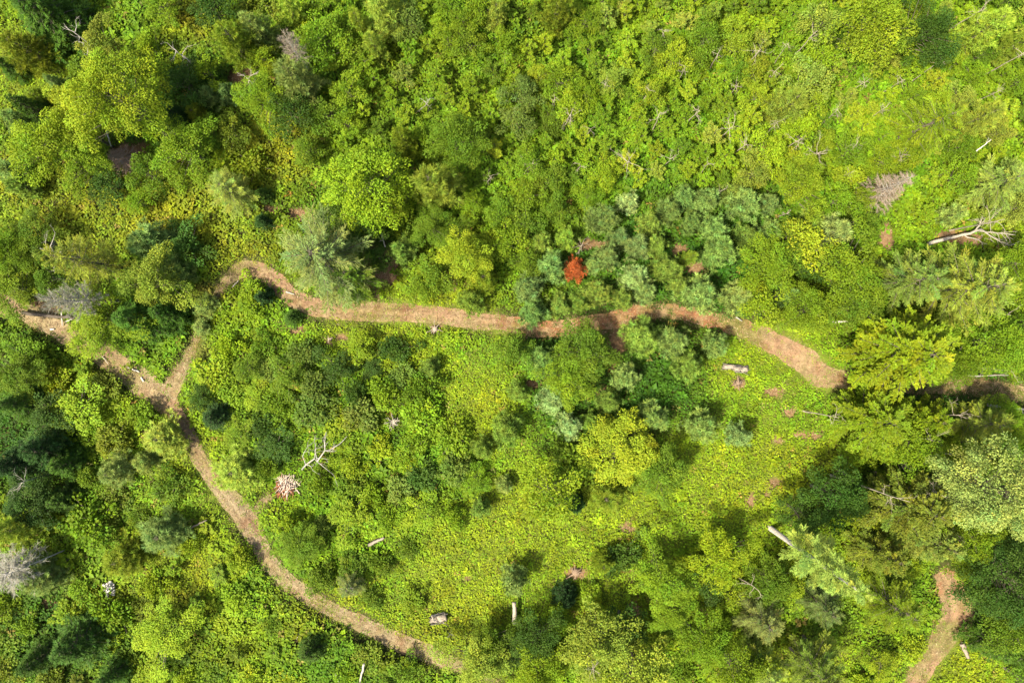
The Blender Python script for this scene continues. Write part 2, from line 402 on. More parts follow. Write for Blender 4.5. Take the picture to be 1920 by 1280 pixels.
# ------------------------------------------------------------------ undergrowth (nobody could count it)
# zone classes: colour, height, mound amplitude, leaf length, density
ZC = {
    'lime':  (tone(172, 198, 42), .34, .26, .205, 1.0),
    'green': (tone(150, 184, 38), .60, .75, .30, 1.0),
    'mid':   (tone(128, 164, 38), .75, 1.0, .30, 1.0),
    'dark':  (tone(84, 126, 34), .7, .9, .28, .9),  # dark green plants; also paints shade between pines and beside trees
    'olive': (tone(174, 184, 48), .6, .5, .28, .9),
    'dry':   (tone(176, 160, 72), .45, .4, .24, .8),
}
ZONES = [  # px, py, rx, ry, class, weight
    (1150, 1000, 260, 120, 'lime', 3), (860, 1080, 150, 110, 'lime', 2), (1380, 880, 150, 110, 'lime', 3), (1440, 720, 110, 70, 'lime', 3), (870, 700, 110, 90, 'lime', 2),
    (760, 620, 160, 40, 'lime', 1.5), (930, 780, 90, 90, 'lime', 2.5), (1000, 1080, 120, 80, 'lime', 2), (1560, 520, 60, 60, 'lime', 1.5), (1500, 1230, 160, 60, 'lime', 1.5),
    (1830, 1240, 80, 60, 'lime', 2.5), (620, 1000, 100, 70, 'green', 1.5), (820, 560, 80, 40, 'lime', 1), (1500, 640, 60, 60, 'lime', 1.6), (440, 470, 60, 40, 'olive', 1.6),
    (120, 390, 140, 60, 'olive', 3), (330, 375, 70, 50, 'olive', 3), (500, 270, 80, 60, 'olive', 2), (330, 45, 70, 45, 'olive', 2.2), (60, 130, 90, 60, 'lime', 2.5), (250, 30, 60, 50, 'green', 2),
    (430, 440, 90, 50, 'olive', 1.8), (300, 900, 140, 130, 'lime', 1.3), (330, 1060, 120, 90, 'lime', 1.0), (100, 720, 80, 60, 'green', 1.5), (50, 780, 110, 120, 'dark', 2.5), (110, 1180, 130, 90, 'dark', 1.3),
    (560, 750, 120, 70, 'mid', 2.2), (740, 850, 110, 80, 'mid', 1.8), (650, 690, 90, 40, 'mid', 1.6), (800, 930, 90, 60, 'mid', 1.4), (700, 760, 60, 40, 'dark', 1.0), (600, 800, 220, 140, 'green', 1.5), (520, 690, 120, 60, 'lime', 1.3), (700, 960, 150, 70, 'green', 1.5), (230, 650, 80, 40, 'mid', 1.5), (330, 170, 90, 60, 'deep', 0), (330, 180, 110, 80, 'dark', 2),
    (1450, 150, 500, 200, 'green', 1.5), (850, 150, 250, 170, 'mid', 1.2), (1000, 370, 120, 60, 'green', 1.6), (1290, 470, 220, 110, 'dark', 3), (1130, 690, 150, 90, 'dark', 2.6), (1060, 780, 90, 60, 'dark', 1.6), (1240, 760, 80, 60, 'dark', 1.6), (1390, 770, 60, 30, 'dark', 1.5), (1760, 740, 160, 60, 'dark', 1.3),  # dark spots round the pines put gap shade and shadow into leaf colour
    (1580, 930, 120, 90, 'dark', 1.2), (1500, 1140, 140, 80, 'mid', 1.2), (1870, 1060, 100, 80, 'dark', 1.2), (1700, 430, 140, 60, 'green', 1.4), (800, 1180, 60, 60, 'olive', 1.3), (250, 1110, 90, 50, 'olive', 1.5),
    (700, 1240, 120, 40, 'mid', 1.2), (1000, 1230, 160, 50, 'green', 1.2), (430, 600, 60, 40, 'green', 1.3), (375, 655, 25, 22, 'dry', 2), (395, 560, 26, 30, 'dry', 1.2), (700, 470, 50, 70, 'dark', 1.4),
    (880, 750, 40, 30, 'dry', .9), (1450, 740, 40, 16, 'dry', 1.6), (1360, 905, 40, 20, 'olive', 1.2), (1440, 915, 40, 20, 'dry', .9), (1180, 1120, 40, 40, 'olive', 1), (1250, 960, 80, 40, 'olive', 1.2), (900, 1130, 60, 40, 'olive', 1.4), (1080, 1010, 60, 24, 'green', 2), (1330, 990, 60, 24, 'green', 2.5), (1000, 1060, 40, 20, 'mid', 1.6), (1540, 850, 50, 30, 'olive', 1.2), (860, 640, 60, 20, 'green', 1.6), (560, 1140, 90, 60, 'olive', .7), (860, 1240, 60, 30, 'olive', 1.3), (640, 430, 120, 100, 'mid', 1.2),
]
def zone_fields(x, y):
    names = list(ZC)
    wts = {n: np.full(len(x), .05) for n in names}
    wts['green'] += .35; wts['mid'] += .15
    for (px, py, rx, ry, c, w) in ZONES:
        if c not in wts: continue
        cx, cyy = px2m(px, py)
        d = ((x - cx) / (rx / PPM)) ** 2 + ((y - cyy) / (ry / PPM)) ** 2
        wts[c] += w * np.exp(-d)
    # patchy plant stands: sharpen with noise so that neighbouring stands differ
    tot = 0
    for j, n in enumerate(names):
        wts[n] = wts[n] * np.exp(2.2 * (vnoise(x, y, 3.2, 3, 30 + j) - .5)); wts[n] = wts[n] ** 2.2
        tot = tot + wts[n]
    W = np.stack([wts[n] / tot for n in names], 1)
    col = W @ np.array([ZC[n][0] for n in names])
    prm = W @ np.array([ZC[n][1:] for n in names])
    return col, prm

def undergrowth():
    sp = .345
    xs = np.arange(-63, 63, sp); ys = np.arange(-45, 45, sp)
    X, Y = np.meshgrid(xs, ys, indexing='ij')
    x = (X + R.uniform(-.5, .5, X.shape) * sp).ravel(); y = (Y + R.uniform(-.5, .5, X.shape) * sp).ravel()
    td = trail_dist(x, y) + 1.15 * (vnoise(x, y, .9, 3, 9) - .5)
    ba = bare_amount(x, y)
    grassy = vnoise(x, y, 2.0, 2, 17)
    keep = (td > -.22) | ((td > -.8) & (R.random(len(x)) < .22 * np.clip(grassy * 2.4 - .6, 0, 1.4))) | (R.random(len(x)) < .10 * np.clip(grassy * 3 - 1.3, 0, 1))
    xp = x * PPM + 960; yp = 640 - y * PPM
    fade = np.where(yp < 790, np.clip((xp - 1505) / 60, 0, 1), 0) + np.where((yp > 1150) & (xp > 700) & (xp < 1000), np.clip((xp - 740) / 110, 0, 1), 0) + np.where((yp > 1100) & (yp < 1160) & (xp > 580) & (xp < 680), .5, 0) + np.where((yp > 520) & (yp < 690) & (xp > 340) & (xp < 425), .4, 0)
    keep |= R.random(len(x)) < fade * np.clip(vnoise(x, y, 1.1, 2, 77) * 2.4 - .5, 0, 1)
    keep &= R.random(len(x)) > ba * .97
    x = x[keep]; y = y[keep]; td = td[keep]; ba = ba[keep]
    col, prm = zone_fields(x, y)
    hgt, amp, ll, den = prm.T
    k2 = R.random(len(x)) < den
    x, y, td, ba, col, hgt, amp, ll = [a[k2] for a in (x, y, td, ba, col, hgt, amp, ll)]
    edge = np.clip((td + .15) / 1.2, .12, 1)
    mound = np.clip(vnoise(x, y, 1.7, 2, 2) * 1.6 - .45, 0, 1.2)
    h = (hgt * (.55 + .6 * R.random(len(x))) + amp * mound) * edge * (1 - .6 * ba) * (1 - .6 * keep_amount(x, y, 15))
    nl = 8
    n = len(x)
    az = R.uniform(0, 2 * np.pi, (n, 1)) + np.arange(nl)[None] * 2.4 + R.normal(0, .3, (n, nl))
    low_ = np.clip((.30 - ll) / .09, 0, 1)[:, None]
    lift = R.uniform(-.35, .75, (n, nl)) * (1 - .45 * low_)
    d = np.stack([np.cos(az) * np.cos(lift), np.sin(az) * np.cos(lift), np.sin(lift)], -1)
    off = R.uniform(0, .22, (n, nl, 1))
    p = np.stack([x, y, gz(x, y) + h], -1)[:, None] + d * off * np.array([1, 1, .4]) + np.stack([np.zeros((n, nl)), np.zeros((n, nl)), -R.random((n, nl)) * .25 * np.minimum(1, h[:, None] * 1.5)], -1)
    nrm = np.stack([R.normal(0, .28, (n, nl)), R.normal(0, .28, (n, nl)), np.ones((n, nl))], -1)
    plant = np.exp(R.normal(0, .20, (n, 1, 1)))
    hue = R.normal(0, .06, (n, 1))
    dryp = R.random(n) < .012 + .05 * np.clip(vnoise(x, y, 4.0, 2, 71) - .5, 0, 1)
    col = np.where(dryp[:, None], tone(186, 164, 92)[None], col)
    col = col * (1 + .55 * (vnoise(x, y, 1.6, 3, 81) - .5))[:, None] * (1 + np.array([[.5, 0, -.3]]) * (vnoise(x, y, 5.0, 2, 82) - .5)[:, None])
    c = col[:, None] * plant * np.exp(R.normal(0, .13, (n, nl, 1)))
    c = c * np.stack([1 + hue * 1.6, np.ones_like(hue), 1 - hue], -1)
    fern = np.where(R.random(n) < .03, 1.9, 1.0) * (.72 + .6 * vnoise(x, y, 2.4, 2, 83))
    L = (ll * fern)[:, None] * R.uniform(.65, 1.35, (n, nl)) * np.clip(edge[:, None] * 1.2, .45, 1)
    lv = Leaves()
    lv.add(p.reshape(-1, 3), d.reshape(-1, 3), nrm.reshape(-1, 3), L.ravel(), L.ravel() * R.uniform(.45, .75, n * nl), np.clip(c, .002, .6).reshape(-1, 3))
    me = lv.mesh('undergrowth', M_HERB, droop=.5)
    o = bpy.data.objects.new('undergrowth', me); o['kind'] = 'stuff'
    o['label'] = 'low leafy green undergrowth of weeds and brambles covering the ground'; o['category'] = 'undergrowth'
    COL.objects.link(o)
make_ground()
undergrowth()

def litter():
    """dry grass, bark and twig bits lying on the trails and bare soil"""
    P = []
    for k, Q in TR.items():
        m = int(len(Q) * 42)
        i = R.integers(0, len(Q), m); s = R.uniform(-1.1, 1.1, m) * Q[i, 2]
        t = unit(np.gradient(Q[:, :2], axis=0))[i]
        P.append(np.stack([Q[i, 0] - t[:, 1] * s + R.normal(0, .2, m), Q[i, 1] + t[:, 0] * s + R.normal(0, .2, m)], 1))
    for (px, py, rx, ry) in BARE:
        cx, cyy = px2m(px, py); m = int(rx * ry * .35) + 20
        P.append(np.stack([cx + R.normal(0, .5, m) * rx / PPM, cyy + R.normal(0, .5, m) * ry / PPM], 1))
    P = np.concatenate(P); n = len(P)
    az = R.uniform(0, 2 * np.pi, n); el = R.normal(.05, .12, n)
    d = np.stack([np.cos(az) * np.cos(el), np.sin(az) * np.cos(el), np.sin(el)], 1)
    p = np.stack([P[:, 0], P[:, 1], gz(P[:, 0], P[:, 1]) + .075], 1)
    pal = np.array([[.50, .38, .23], [.42, .29, .16], [.30, .19, .11], [.55, .46, .30], [.22, .14, .08], [.36, .33, .13]])
    c = pal[R.integers(0, len(pal), n)] * R.uniform(.4, .75, (n, 1)) * np.array([1, .92, .82])
    lv = Leaves()
    lv.add(p, d, np.tile([0, 0, 1.], (n, 1)), R.uniform(.08, .38, n), R.uniform(.02, .06, n), c)
    me = lv.mesh('dry_litter', M_HERB, droop=.1)
    o = bpy.data.objects.new('dry_litter', me); o['kind'] = 'stuff'
    o['label'] = 'dry straw and bark litter strewn over the trails'; o['category'] = 'litter'
    COL.objects.link(o)
litter()

# ------------------------------------------------------------------ plant prototypes
def jit(rng, n, s=.14, hs=.07):
    v = np.exp(rng.normal(0, s, (n, 1))); h = rng.normal(0, hs, (n, 1))
    return v * np.concatenate([1 + h * 1.5, np.ones((n, 1)), 1 - h], 1)

def branch_pts(z0, az, length, rise, curve, m=5, x0=0., y0=0.):
    t = np.linspace(0, 1, m)
    rad = length * t * math.cos(rise); z = z0 + length * (math.sin(rise) * t + curve * t * t)
    return np.stack([x0 + np.cos(az) * rad, y0 + np.sin(az) * rad, z], 1)

def interp_pts(P, t):
    u = np.linspace(0, 1, len(P))
    return np.stack([np.interp(t, u, P[:, k]) for k in range(3)], 1)

def conifer(name, seed, RR, H, z_low, whorl, nb, rise, curve, tufts, needles, nlen, nwid, spread, power=.8, tip=1.15, lift=.5, kind='blade'):
    """branches in whorls round one stem, each carrying needle tufts"""
    rng = np.random.default_rng(seed); lv = Leaves(); tb = Tubes()
    tb.add(np.stack([rng.normal(0, .03, 6) * np.linspace(0, 1, 6), rng.normal(0, .03, 6), np.linspace(-.3, H * .97, 6)], 1), .035 * H ** .9 * .6 + .04, .02, 7)
    z = z_low * H
    while z < H * .985:
        f = (z / H - z_low) / (1 - z_low)
        L0 = RR * (1 - f) ** power * (.5 + .5 * min(1, f * 5 + .5)) + .16
        a0 = rng.uniform(0, 6.28)
        k = max(4, int(round(nb * (1 - .4 * f))))
        for b in range(k):
            Lb = L0 * rng.uniform(.72, 1.16)
            rs = rise * (1 + .5 * f) + rng.normal(0, .1)
            P = branch_pts(z + rng.normal(0, whorl * .25), a0 + b * 6.283 / k + rng.normal(0, .16), Lb, rs, curve)
            if Lb > .35: tb.add(P, .012 + .012 * Lb, .006, 3)
            m = max(3, int(tufts * Lb * rng.uniform(.8, 1.2)))
            t = rng.uniform(.18, 1.02, m) ** .75
            c0 = interp_pts(P, np.minimum(t, 1))
            dr = unit(P[-1] - P[0]); sd = np.array([-dr[1], dr[0], 0]) / max(1e-6, math.hypot(dr[0], dr[1]))
            w = spread * Lb * (1.05 - .75 * t) * (.25 + t)
            lat = rng.uniform(-1, 1, m)
            c0 = c0 + sd[None] * (lat * w)[:, None] + np.stack([np.zeros(m), np.zeros(m), rng.normal(0, .05, m) - .15 * np.abs(lat) * w], 1)
            td = unit(dr[None] * (.9) + sd[None] * (lat * .9)[:, None] + np.array([[0, 0, lift]]) + rng.normal(0, .2, (m, 3)))
            tc = jit(rng, m, .12, .05) * (1 + (tip - 1) * np.clip((t - .6) / .4, 0, 1))[:, None]
            pp = np.repeat(c0, needles, 0); dd = np.repeat(td, needles, 0) * .9 + rng.normal(0, .5, (m * needles, 3))
            nn = rng.normal(0, .5, (m * needles, 3)) + np.array([0, 0, 1.])
            lv.add(pp, dd, nn, nlen * rng.uniform(.7, 1.2, m * needles), nwid, np.repeat(tc, needles, 0) * rng.uniform(.85, 1.15, (m * needles, 1)))
        z += whorl * (1 - .35 * f)
    return dict(crown=lv.mesh(name + '_crown', M_NEEDLE if kind == 'blade' else M_LEAF, kind), trunk=tb.mesh(name + '_trunk', M_BARK), R=RR, H=H)

def broadleaf(name, seed, RR, H, clumps, per, cr, llen, flat=.62, low=.35, elong=0.0, stems=1, mat=None, lobes=.28, droop=.4):
    """dome of leafy sprays on forking limbs; elong > 0 stretches the sprays along their limbs"""
    rng = np.random.default_rng(seed); lv = Leaves(); tb = Tubes()
    ph = rng.uniform(0, 6.28, 4); am = rng.uniform(.4, 1, 4) * lobes
    zc = H * (low + (1 - low) * .45)
    r_t = .05 + .022 * H
    if stems == 1:
        tb.add(np.stack([rng.normal(0, .05, 6) * np.arange(6) * .4, rng.normal(0, .05, 6) * np.arange(6) * .4, np.linspace(-.3, H * .8, 6)], 1), r_t, r_t * .3, 7)
    for i in range(clumps):
        # golden-spiral points on the dome, jittered
        u = (i + .5) / clumps
        el = math.asin(min(1, max(-.35, 1 - u * 1.28 + rng.normal(0, .06))))
        az = i * 2.39996 + rng.normal(0, .25)
        lob = 1 + sum(a * math.sin((k + 2) * az + p) for k, (a, p) in enumerate(zip(am, ph))) * .6
        rr = RR * lob * rng.uniform(.80, 1.04)
        if rng.random() < .16: rr *= .7
        hz = (H - zc) if el > 0 else (zc - H * low)
        c = np.array([math.cos(el) * math.cos(az) * rr, math.cos(el) * math.sin(az) * rr, zc + math.sin(el) * hz * rng.uniform(.85, 1.05)])
        rad = cr * rng.uniform(.7, 1.25)
        out = unit(np.array([c[0], c[1], (c[2] - zc) * .6 + 1e-3]))
        # limb
        z0 = max(.2, c[2] - math.hypot(c[0], c[1]) * rng.uniform(.5, .9) - .3) if stems == 1 else 0.0
        z0 = min(z0, H * .75)
        if stems == 1: P = np.array([[0, 0, z0], c * [.45, .45, 0] + [0, 0, z0 * .45 + c[2] * .55 - .1], c])
        else: P = np.array([[c[0] * .1, c[1] * .1, -.15], c * [.5, .5, .6], c])
        tb.add(P, .02 + .012 * rr, .012, 3)
        m = int(per * (rad / cr) ** 2 * rng.uniform(.85, 1.15))
        # leaves over the spray's upper shell
        v = unit(rng.normal(0, 1, (m, 3)) + np.array([0, 0, .5]))
        s = np.where(rng.random((m, 1)) < .22, rng.uniform(.3, .8, (m, 1)), rng.uniform(.78, 1.06, (m, 1)))
        q = v * s * rad * np.array([1, 1, flat])
        if elong:
            dh = unit(np.array([c[0], c[1], 0.001 + .0])); al = q @ dh
            q = q + dh[None] * (al * elong)[:, None]
            q[:, 2] -= .22 * np.clip(al * (1 + elong), 0, 9) ** 1.3
        p = c + q
        d = unit(v * np.array([1, 1, .25]) + out * .45 + rng.normal(0, .35, (m, 3)) - np.array([0, 0, .15]))
        n = unit(v * 1.0 + np.array([0, 0, .4]) + rng.normal(0, .28, (m, 3)))
        ll = llen * rng.uniform(.65, 1.3, m)
        lv.add(p, d, n, ll, ll * rng.uniform(.6, .85, m), jit(rng, m, .12, .045) * np.exp(rng.normal(0, .12)) * (1 + rng.normal(0, .05) * np.array([1.3, 0, -1.])))
    return dict(crown=lv.mesh(name + '_crown', mat or M_LEAF, 'leaf', droop), trunk=tb.mesh(name + '_trunk', M_BARK), R=RR, H=H)

def sapling(name, seed, RR, H, shoots, per, llen):
    """several ascending shoots with leaves set along side twigs: star-like from above"""
    rng = np.random.default_rng(seed); lv = Leaves(); tb = Tubes()
    tb.add(np.stack([rng.normal(0, .04, 5), rng.normal(0, .04, 5), np.linspace(-.3, H * .9, 5)], 1), .05, .012, 5)
    for i in range(shoots):
        f = (i + rng.random()) / shoots
        z0 = H * (.32 + .58 * f)
        Lb = RR * (1.12 - .75 * f ** 1.6) * rng.uniform(.7, 1.15)
        az = i * 2.39996 + rng.normal(0, .3)
        P = branch_pts(z0, az, Lb, rng.uniform(.25, .75) + .5 * f, rng.uniform(-.25, .05))
        tb.add(P, .015, .005, 3)
        m = int(per * (Lb / RR + .35))
        t = rng.uniform(.15, 1.02, m) ** .7
        p = interp_pts(P, np.minimum(1, t))
        dr = unit(P[-1] - P[0]); sd = np.array([-dr[1], dr[0], 0])
        sg = rng.choice([-1, 1], m)
        w = rng.uniform(0, .30, m) * Lb * (1.2 - t)
        p = p + sd[None] * (sg * w)[:, None] + rng.normal(0, .05, (m, 3))
        d = unit(dr[None] * .8 + sd[None] * (sg * rng.uniform(.3, 1.1, m))[:, None] + rng.normal(0, .3, (m, 3)) - np.array([0, 0, .25]))
        n = np.array([[0, 0, 1.]]) + rng.normal(0, .42, (m, 3))
        ll = llen * rng.uniform(.65, 1.3, m)
        lv.add(p, d, n, ll, ll * rng.uniform(.45, .68, m), jit(rng, m, .16, .08))
    return dict(crown=lv.mesh(name + '_crown', M_LEAF, 'leaf', .5), trunk=tb.mesh(name + '_trunk', M_BARK), R=RR, H=H)

def twiggy(name, seed, RR, H, branches, blades, bl=.32, bw=.03, dome=True):
    """bare or almost bare crown of fine dry twigs"""
    rng = np.random.default_rng(seed); lv = Leaves(); tb = Tubes()
    tb.add(np.stack([rng.normal(0, .05, 6), rng.normal(0, .05, 6), np.linspace(-.3, H * .85, 6)], 1), .05 + .012 * H, .02, 6)
    for i in range(branches):
        f = (i + .5) / branches
        z0 = H * (.4 + .5 * f) if dome else H * (.15 + .82 * f)
        Lb = RR * (1.05 - .5 * f if dome else 1.08 - f) * rng.uniform(.75, 1.2) + .1
        P = branch_pts(z0, i * 2.39996 + rng.normal(0, .3), Lb, rng.uniform(.2, .6) + .5 * f if dome else rng.uniform(-.1, .3), -.12, 6)
        P[1:-1] += rng.normal(0, .04 * Lb, (4, 3))
        tb.add(P, .02 + .008 * Lb, .007, 4)
        m = int(blades * Lb)
        t = rng.uniform(.2, 1, m)
        p = interp_pts(P, t); dr = unit(P[-1] - P[0])
        d = unit(dr[None] * .8 + rng.normal(0, .55, (m, 3)) * np.array([1, 1, .6]))
        lv.add(p, d, rng.normal(0, 1, (m, 3)) + np.array([0, 0, 1.]), bl * RR / 2 * rng.uniform(.5, 1.4, m) + .1, bw, jit(rng, m, .2, .04))
    return dict(crown=lv.mesh(name + '_crown', M_NEEDLE, 'blade', .4), trunk=tb.mesh(name + '_trunk', M_TWIG), R=RR, H=H)

def puffpine(name, seed, RR, H, z_low, whorl, nb, rise, curve, puff, blades, nwid, power=.75, tip=1.25, latn=1.0, rnd=.75):
    """branches in whorls, each ending in rounded puffs of needles"""
    rng = np.random.default_rng(seed); lv = Leaves(); tb = Tubes()
    tb.add(np.stack([rng.normal(0, .03, 6) * np.linspace(0, 1, 6), rng.normal(0, .03, 6), np.linspace(-.3, H * .97, 6)], 1), .03 * H * .6 + .04, .02, 7)
    z = z_low * H
    while z < H * .99:
        f = (z / H - z_low) / (1 - z_low)
        L0 = RR * (1 - f) ** power * (.55 + .45 * min(1, f * 5 + .4)) + .12
        a0 = rng.uniform(0, 6.28); k = max(4, int(round(nb * (1 - .35 * f))))
        for b in range(k):
            Lb = L0 * rng.uniform(.5, 1.25)
            P = branch_pts(z + rng.normal(0, whorl * .3), a0 + b * 6.283 / k + rng.normal(0, .22), Lb, rise * (1 + .6 * f) + rng.normal(0, .1), curve)
            tb.add(P, .012 + .012 * Lb, .006, 3)
            dr = unit(P[-1] - P[0]); sd = np.array([-dr[1], dr[0], 0]) / max(1e-6, math.hypot(dr[0], dr[1]))
            npf = max(2, int(Lb / (puff * .85)))
            for q in range(npf * 2):
                if q % 2 and rng.random() > latn: continue
                t = 1 - (q // 2) / max(1, npf) * .8 - rng.uniform(0, .12)
                lat = 0 if q % 2 == 0 else rng.choice([-1, 1]) * rng.uniform(.5, 1.1) * puff * (1.5 - .6 * t)
                c = interp_pts(P, np.array([max(.1, t)]))[0] + sd * lat + np.array([0, 0, rng.normal(0, .04)])
                ax = unit(dr * (1.45 - rnd) + np.array([0, 0, rnd]) + sd * (.5 * np.sign(lat)))
                d = unit(rng.normal(0, rnd, (blades, 3)) + ax[None])
                s_ = puff * rng.uniform(.75, 1.2)
                tc = jit(rng, 1, .10, .05) * (tip if q < 2 else 1)
                lv.add(c + d * s_ * .12, d, rng.normal(0, .7, (blades, 3)) + np.array([0, 0, .8]), s_ * rng.uniform(.75, 1.15, blades), nwid, tc * rng.uniform(.85, 1.15, (blades, 1)))
        z += whorl * (1 - .3 * f)
    return dict(crown=lv.mesh(name + '_crown', M_NEEDLE, 'blade'), trunk=tb.mesh(name + '_trunk', M_BARK), R=RR, H=H)

def frond(name, seed, RR, H, z_low, whorl, nb, rise, curve, twigs, blades, bl, bw, wide=.36, power=.6, kind='blade', tip=1.25):
    """tiers of flat feathery boughs: each bough has side twigs set like the barbs of a feather"""
    rng = np.random.default_rng(seed); lv = Leaves(); tb = Tubes()
    tb.add(np.stack([rng.normal(0, .04, 6), rng.normal(0, .04, 6), np.linspace(-.3, H * .97, 6)], 1), .022 * H + .04, .02, 7)
    z = z_low * H
    while z < H * .985:
        f = (z / H - z_low) / (1 - z_low)
        L0 = RR * (1 - f) ** power * (.6 + .4 * min(1, f * 4 + .4)) + .25
        a0 = rng.uniform(0, 6.28); k = max(3, int(round(nb * (1 - .35 * f))))
        for b in range(k):
            Lb = L0 * rng.uniform(.62, 1.2)
            P = branch_pts(z + rng.normal(0, whorl * .25), a0 + b * 6.283 / k + rng.normal(0, .2), Lb, rise * (1 + .9 * f) + rng.normal(0, .1), curve)
            tb.add(P, .015 + .012 * Lb, .006, 4)
            dr = unit(P[-1] - P[0]); sd = np.array([-dr[1], dr[0], 0]) / max(1e-6, math.hypot(dr[0], dr[1]))
            bt = np.exp(rng.normal(0, .12)) * (1 + rng.normal(0, .06) * np.array([1.3, 0, -1.]))
            m = max(4, int(twigs * Lb))
            for q in range(m):
                t = .18 + .82 * (q + rng.random()) / m
                sg = 1 if q % 2 else -1
                wl = wide * Lb * (1.12 - t) ** .55 * (.35 + .65 * min(1, t * 2.2)) * rng.uniform(.7, 1.15) + .08
                td = unit(dr * .85 + sd * sg * rng.uniform(.45, .75) + np.array([0, 0, rng.normal(.02, .10)]))
                c = interp_pts(P, np.array([t]))[0]
                u = rng.uniform(0, 1, blades)
                p = c + td * (u * wl)[:, None] + np.stack([np.zeros(blades), np.zeros(blades), -.25 * u * u * wl + rng.normal(0, .03, blades)], 1)
                d = unit(td[None] + rng.normal(0, .38, (blades, 3)) * np.array([1, 1, .7]))
                n = np.array([[0, 0, 1.]]) + rng.normal(0, .35, (blades, 3))
                cc = bt * jit(rng, blades, .12, .05) * (1 + (tip - 1) * (t > .8))
                ll = bl * rng.uniform(.7, 1.25, blades)
                lv.add(p, d, n, ll, ll * bw, cc)
        z += whorl * (1 - .35 * f) * rng.uniform(.85, 1.15)
    return dict(crown=lv.mesh(name + '_crown', M_NEEDLE if kind == 'blade' else M_LEAF, kind), trunk=tb.mesh(name + '_trunk', M_BARK), R=RR, H=H)

PROTO = {
    'pine': [puffpine('young_pine', 10 + i, 1.75, 4.8, .14, .62, 7, .42, .10, .34, 24, .055, .8, 1.75, .8) for i in range(8)],
    'spruce': [conifer('spruce', 20 + i, 1.9, 6.4, .06, .34, 8, .02, -.10, 15, 7, .24, .055, .30, .95, 1.35, .25) for i in range(4)],
    'softpine': [frond('soft_pine', 30 + i, 3.5, 10.5, .26, .8, 8, .28, -.12, 9, 11, .21, .30, .30) for i in range(4)],
    'tallpine': [frond('tall_pine', 36, 2.7, 20, .40, .85, 6, .26, -.10, 10, 12, .24, .30, .4)],
    'fuzzy': [puffpine('fuzzy', 40 + i, 2.2, 6.0, .14, .5, 7, .38, -.12, .36, 22, .048, .6, 1.25, .9, .55) for i in range(4)],
    'round': [broadleaf('round_tree', 140 + i, 2.9, 7.0, 62, 210, .58, .155, .8, .25, .6, 1, None, .14) for i in range(2)],
    'tree_s': [broadleaf('small_tree', 50 + i, 1.5, 5.0, 24, 130, .46, .15, .8, .3, .5, 1, None, .5) for i in range(6)],
    'tree_m': [broadleaf('broad_tree', 60 + i, 2.7, 8.0, 46, 220, .62, .16, .7, .33, .6, 1, None, .48) for i in range(6)],
    'tree_l': [broadleaf('large_tree', 70 + i, 4.4, 12.0, 88, 290, .82, .175, .7, .35, .6, 1, None, .4) for i in range(3)],
    'maple': [frond('layered_maple', 80 + i, 3.9, 11.0, .24, .75, 9, .30, -.16, 8, 11, .23, .55, .34, .5, 'leaf', 1.1) for i in range(3)],
    'sapling': [sapling('sapling', 90 + i, 1.5, 4.0, 13, 92, .185) for i in range(10)],
    'shrub': [broadleaf('shrub', 100 + i, 1.1, 1.7, 24, 70, .36, .165, .8, .12, 0.2, 5, None, .5) for i in range(6)],
    'deadbush': [twiggy('dead_crown', 110 + i, 2.0, 9.0, 70, 40) for i in range(2)],
    'deadspruce': [twiggy('dead_spruce', 120 + i, 1.9, 8.5, 100, 44, .34, .03, False) for i in range(2)],
    'redpine': [puffpine('red_pine', 130, 1.6, 4.4, .2, .55, 6, .4, .05, .3, 22, .045, .8, 1.1, .6)],
}
NAMES = {'pine': ('young_pine', 'young pine', 'pine'), 'spruce': ('spruce_tree', 'spruce', 'spruce'), 'softpine': ('soft_pine', 'feathery tall pine', 'pine'),
         'fuzzy': ('larch_tree', 'fuzzy fine-needled tree', 'tree'), 'tree_s': ('leafy_tree', 'small leafy tree', 'tree'), 'tree_m': ('leafy_tree', 'leafy tree', 'tree'),
         'tree_l': ('leafy_tree', 'broad leafy tree', 'tree'), 'maple': ('maple_tree', 'layered leafy tree', 'tree'), 'sapling': ('sapling', 'sapling', 'sapling'),
         'shrub': ('shrub', 'low shrub', 'shrub'), 'deadbush': ('dead_tree', 'bare twiggy dead tree', 'dead tree'), 'deadspruce': ('dead_spruce', 'bare dead spruce', 'dead tree'), 'tallpine': ('tall_pine', 'tall pine', 'pine'), 'round': ('leafy_tree', 'rounded leafy tree', 'tree'), 'redpine': ('dead_pine', 'dead pine', 'dead tree')}
GROUPS = {'pine': 'young pines', 'spruce': 'dark spruces', 'softpine': 'tall feathery pines', 'fuzzy': 'fine-needled trees', 'tree_s': 'leafy trees', 'tree_m': 'leafy trees',
          'tree_l': 'leafy trees', 'maple': 'layered leafy trees', 'sapling': 'saplings of the thicket', 'shrub': 'low shrubs', 'deadbush': 'dead trees', 'deadspruce': 'dead trees', 'redpine': 'dead trees', 'tallpine': 'tall feathery pines', 'round': 'leafy trees'}


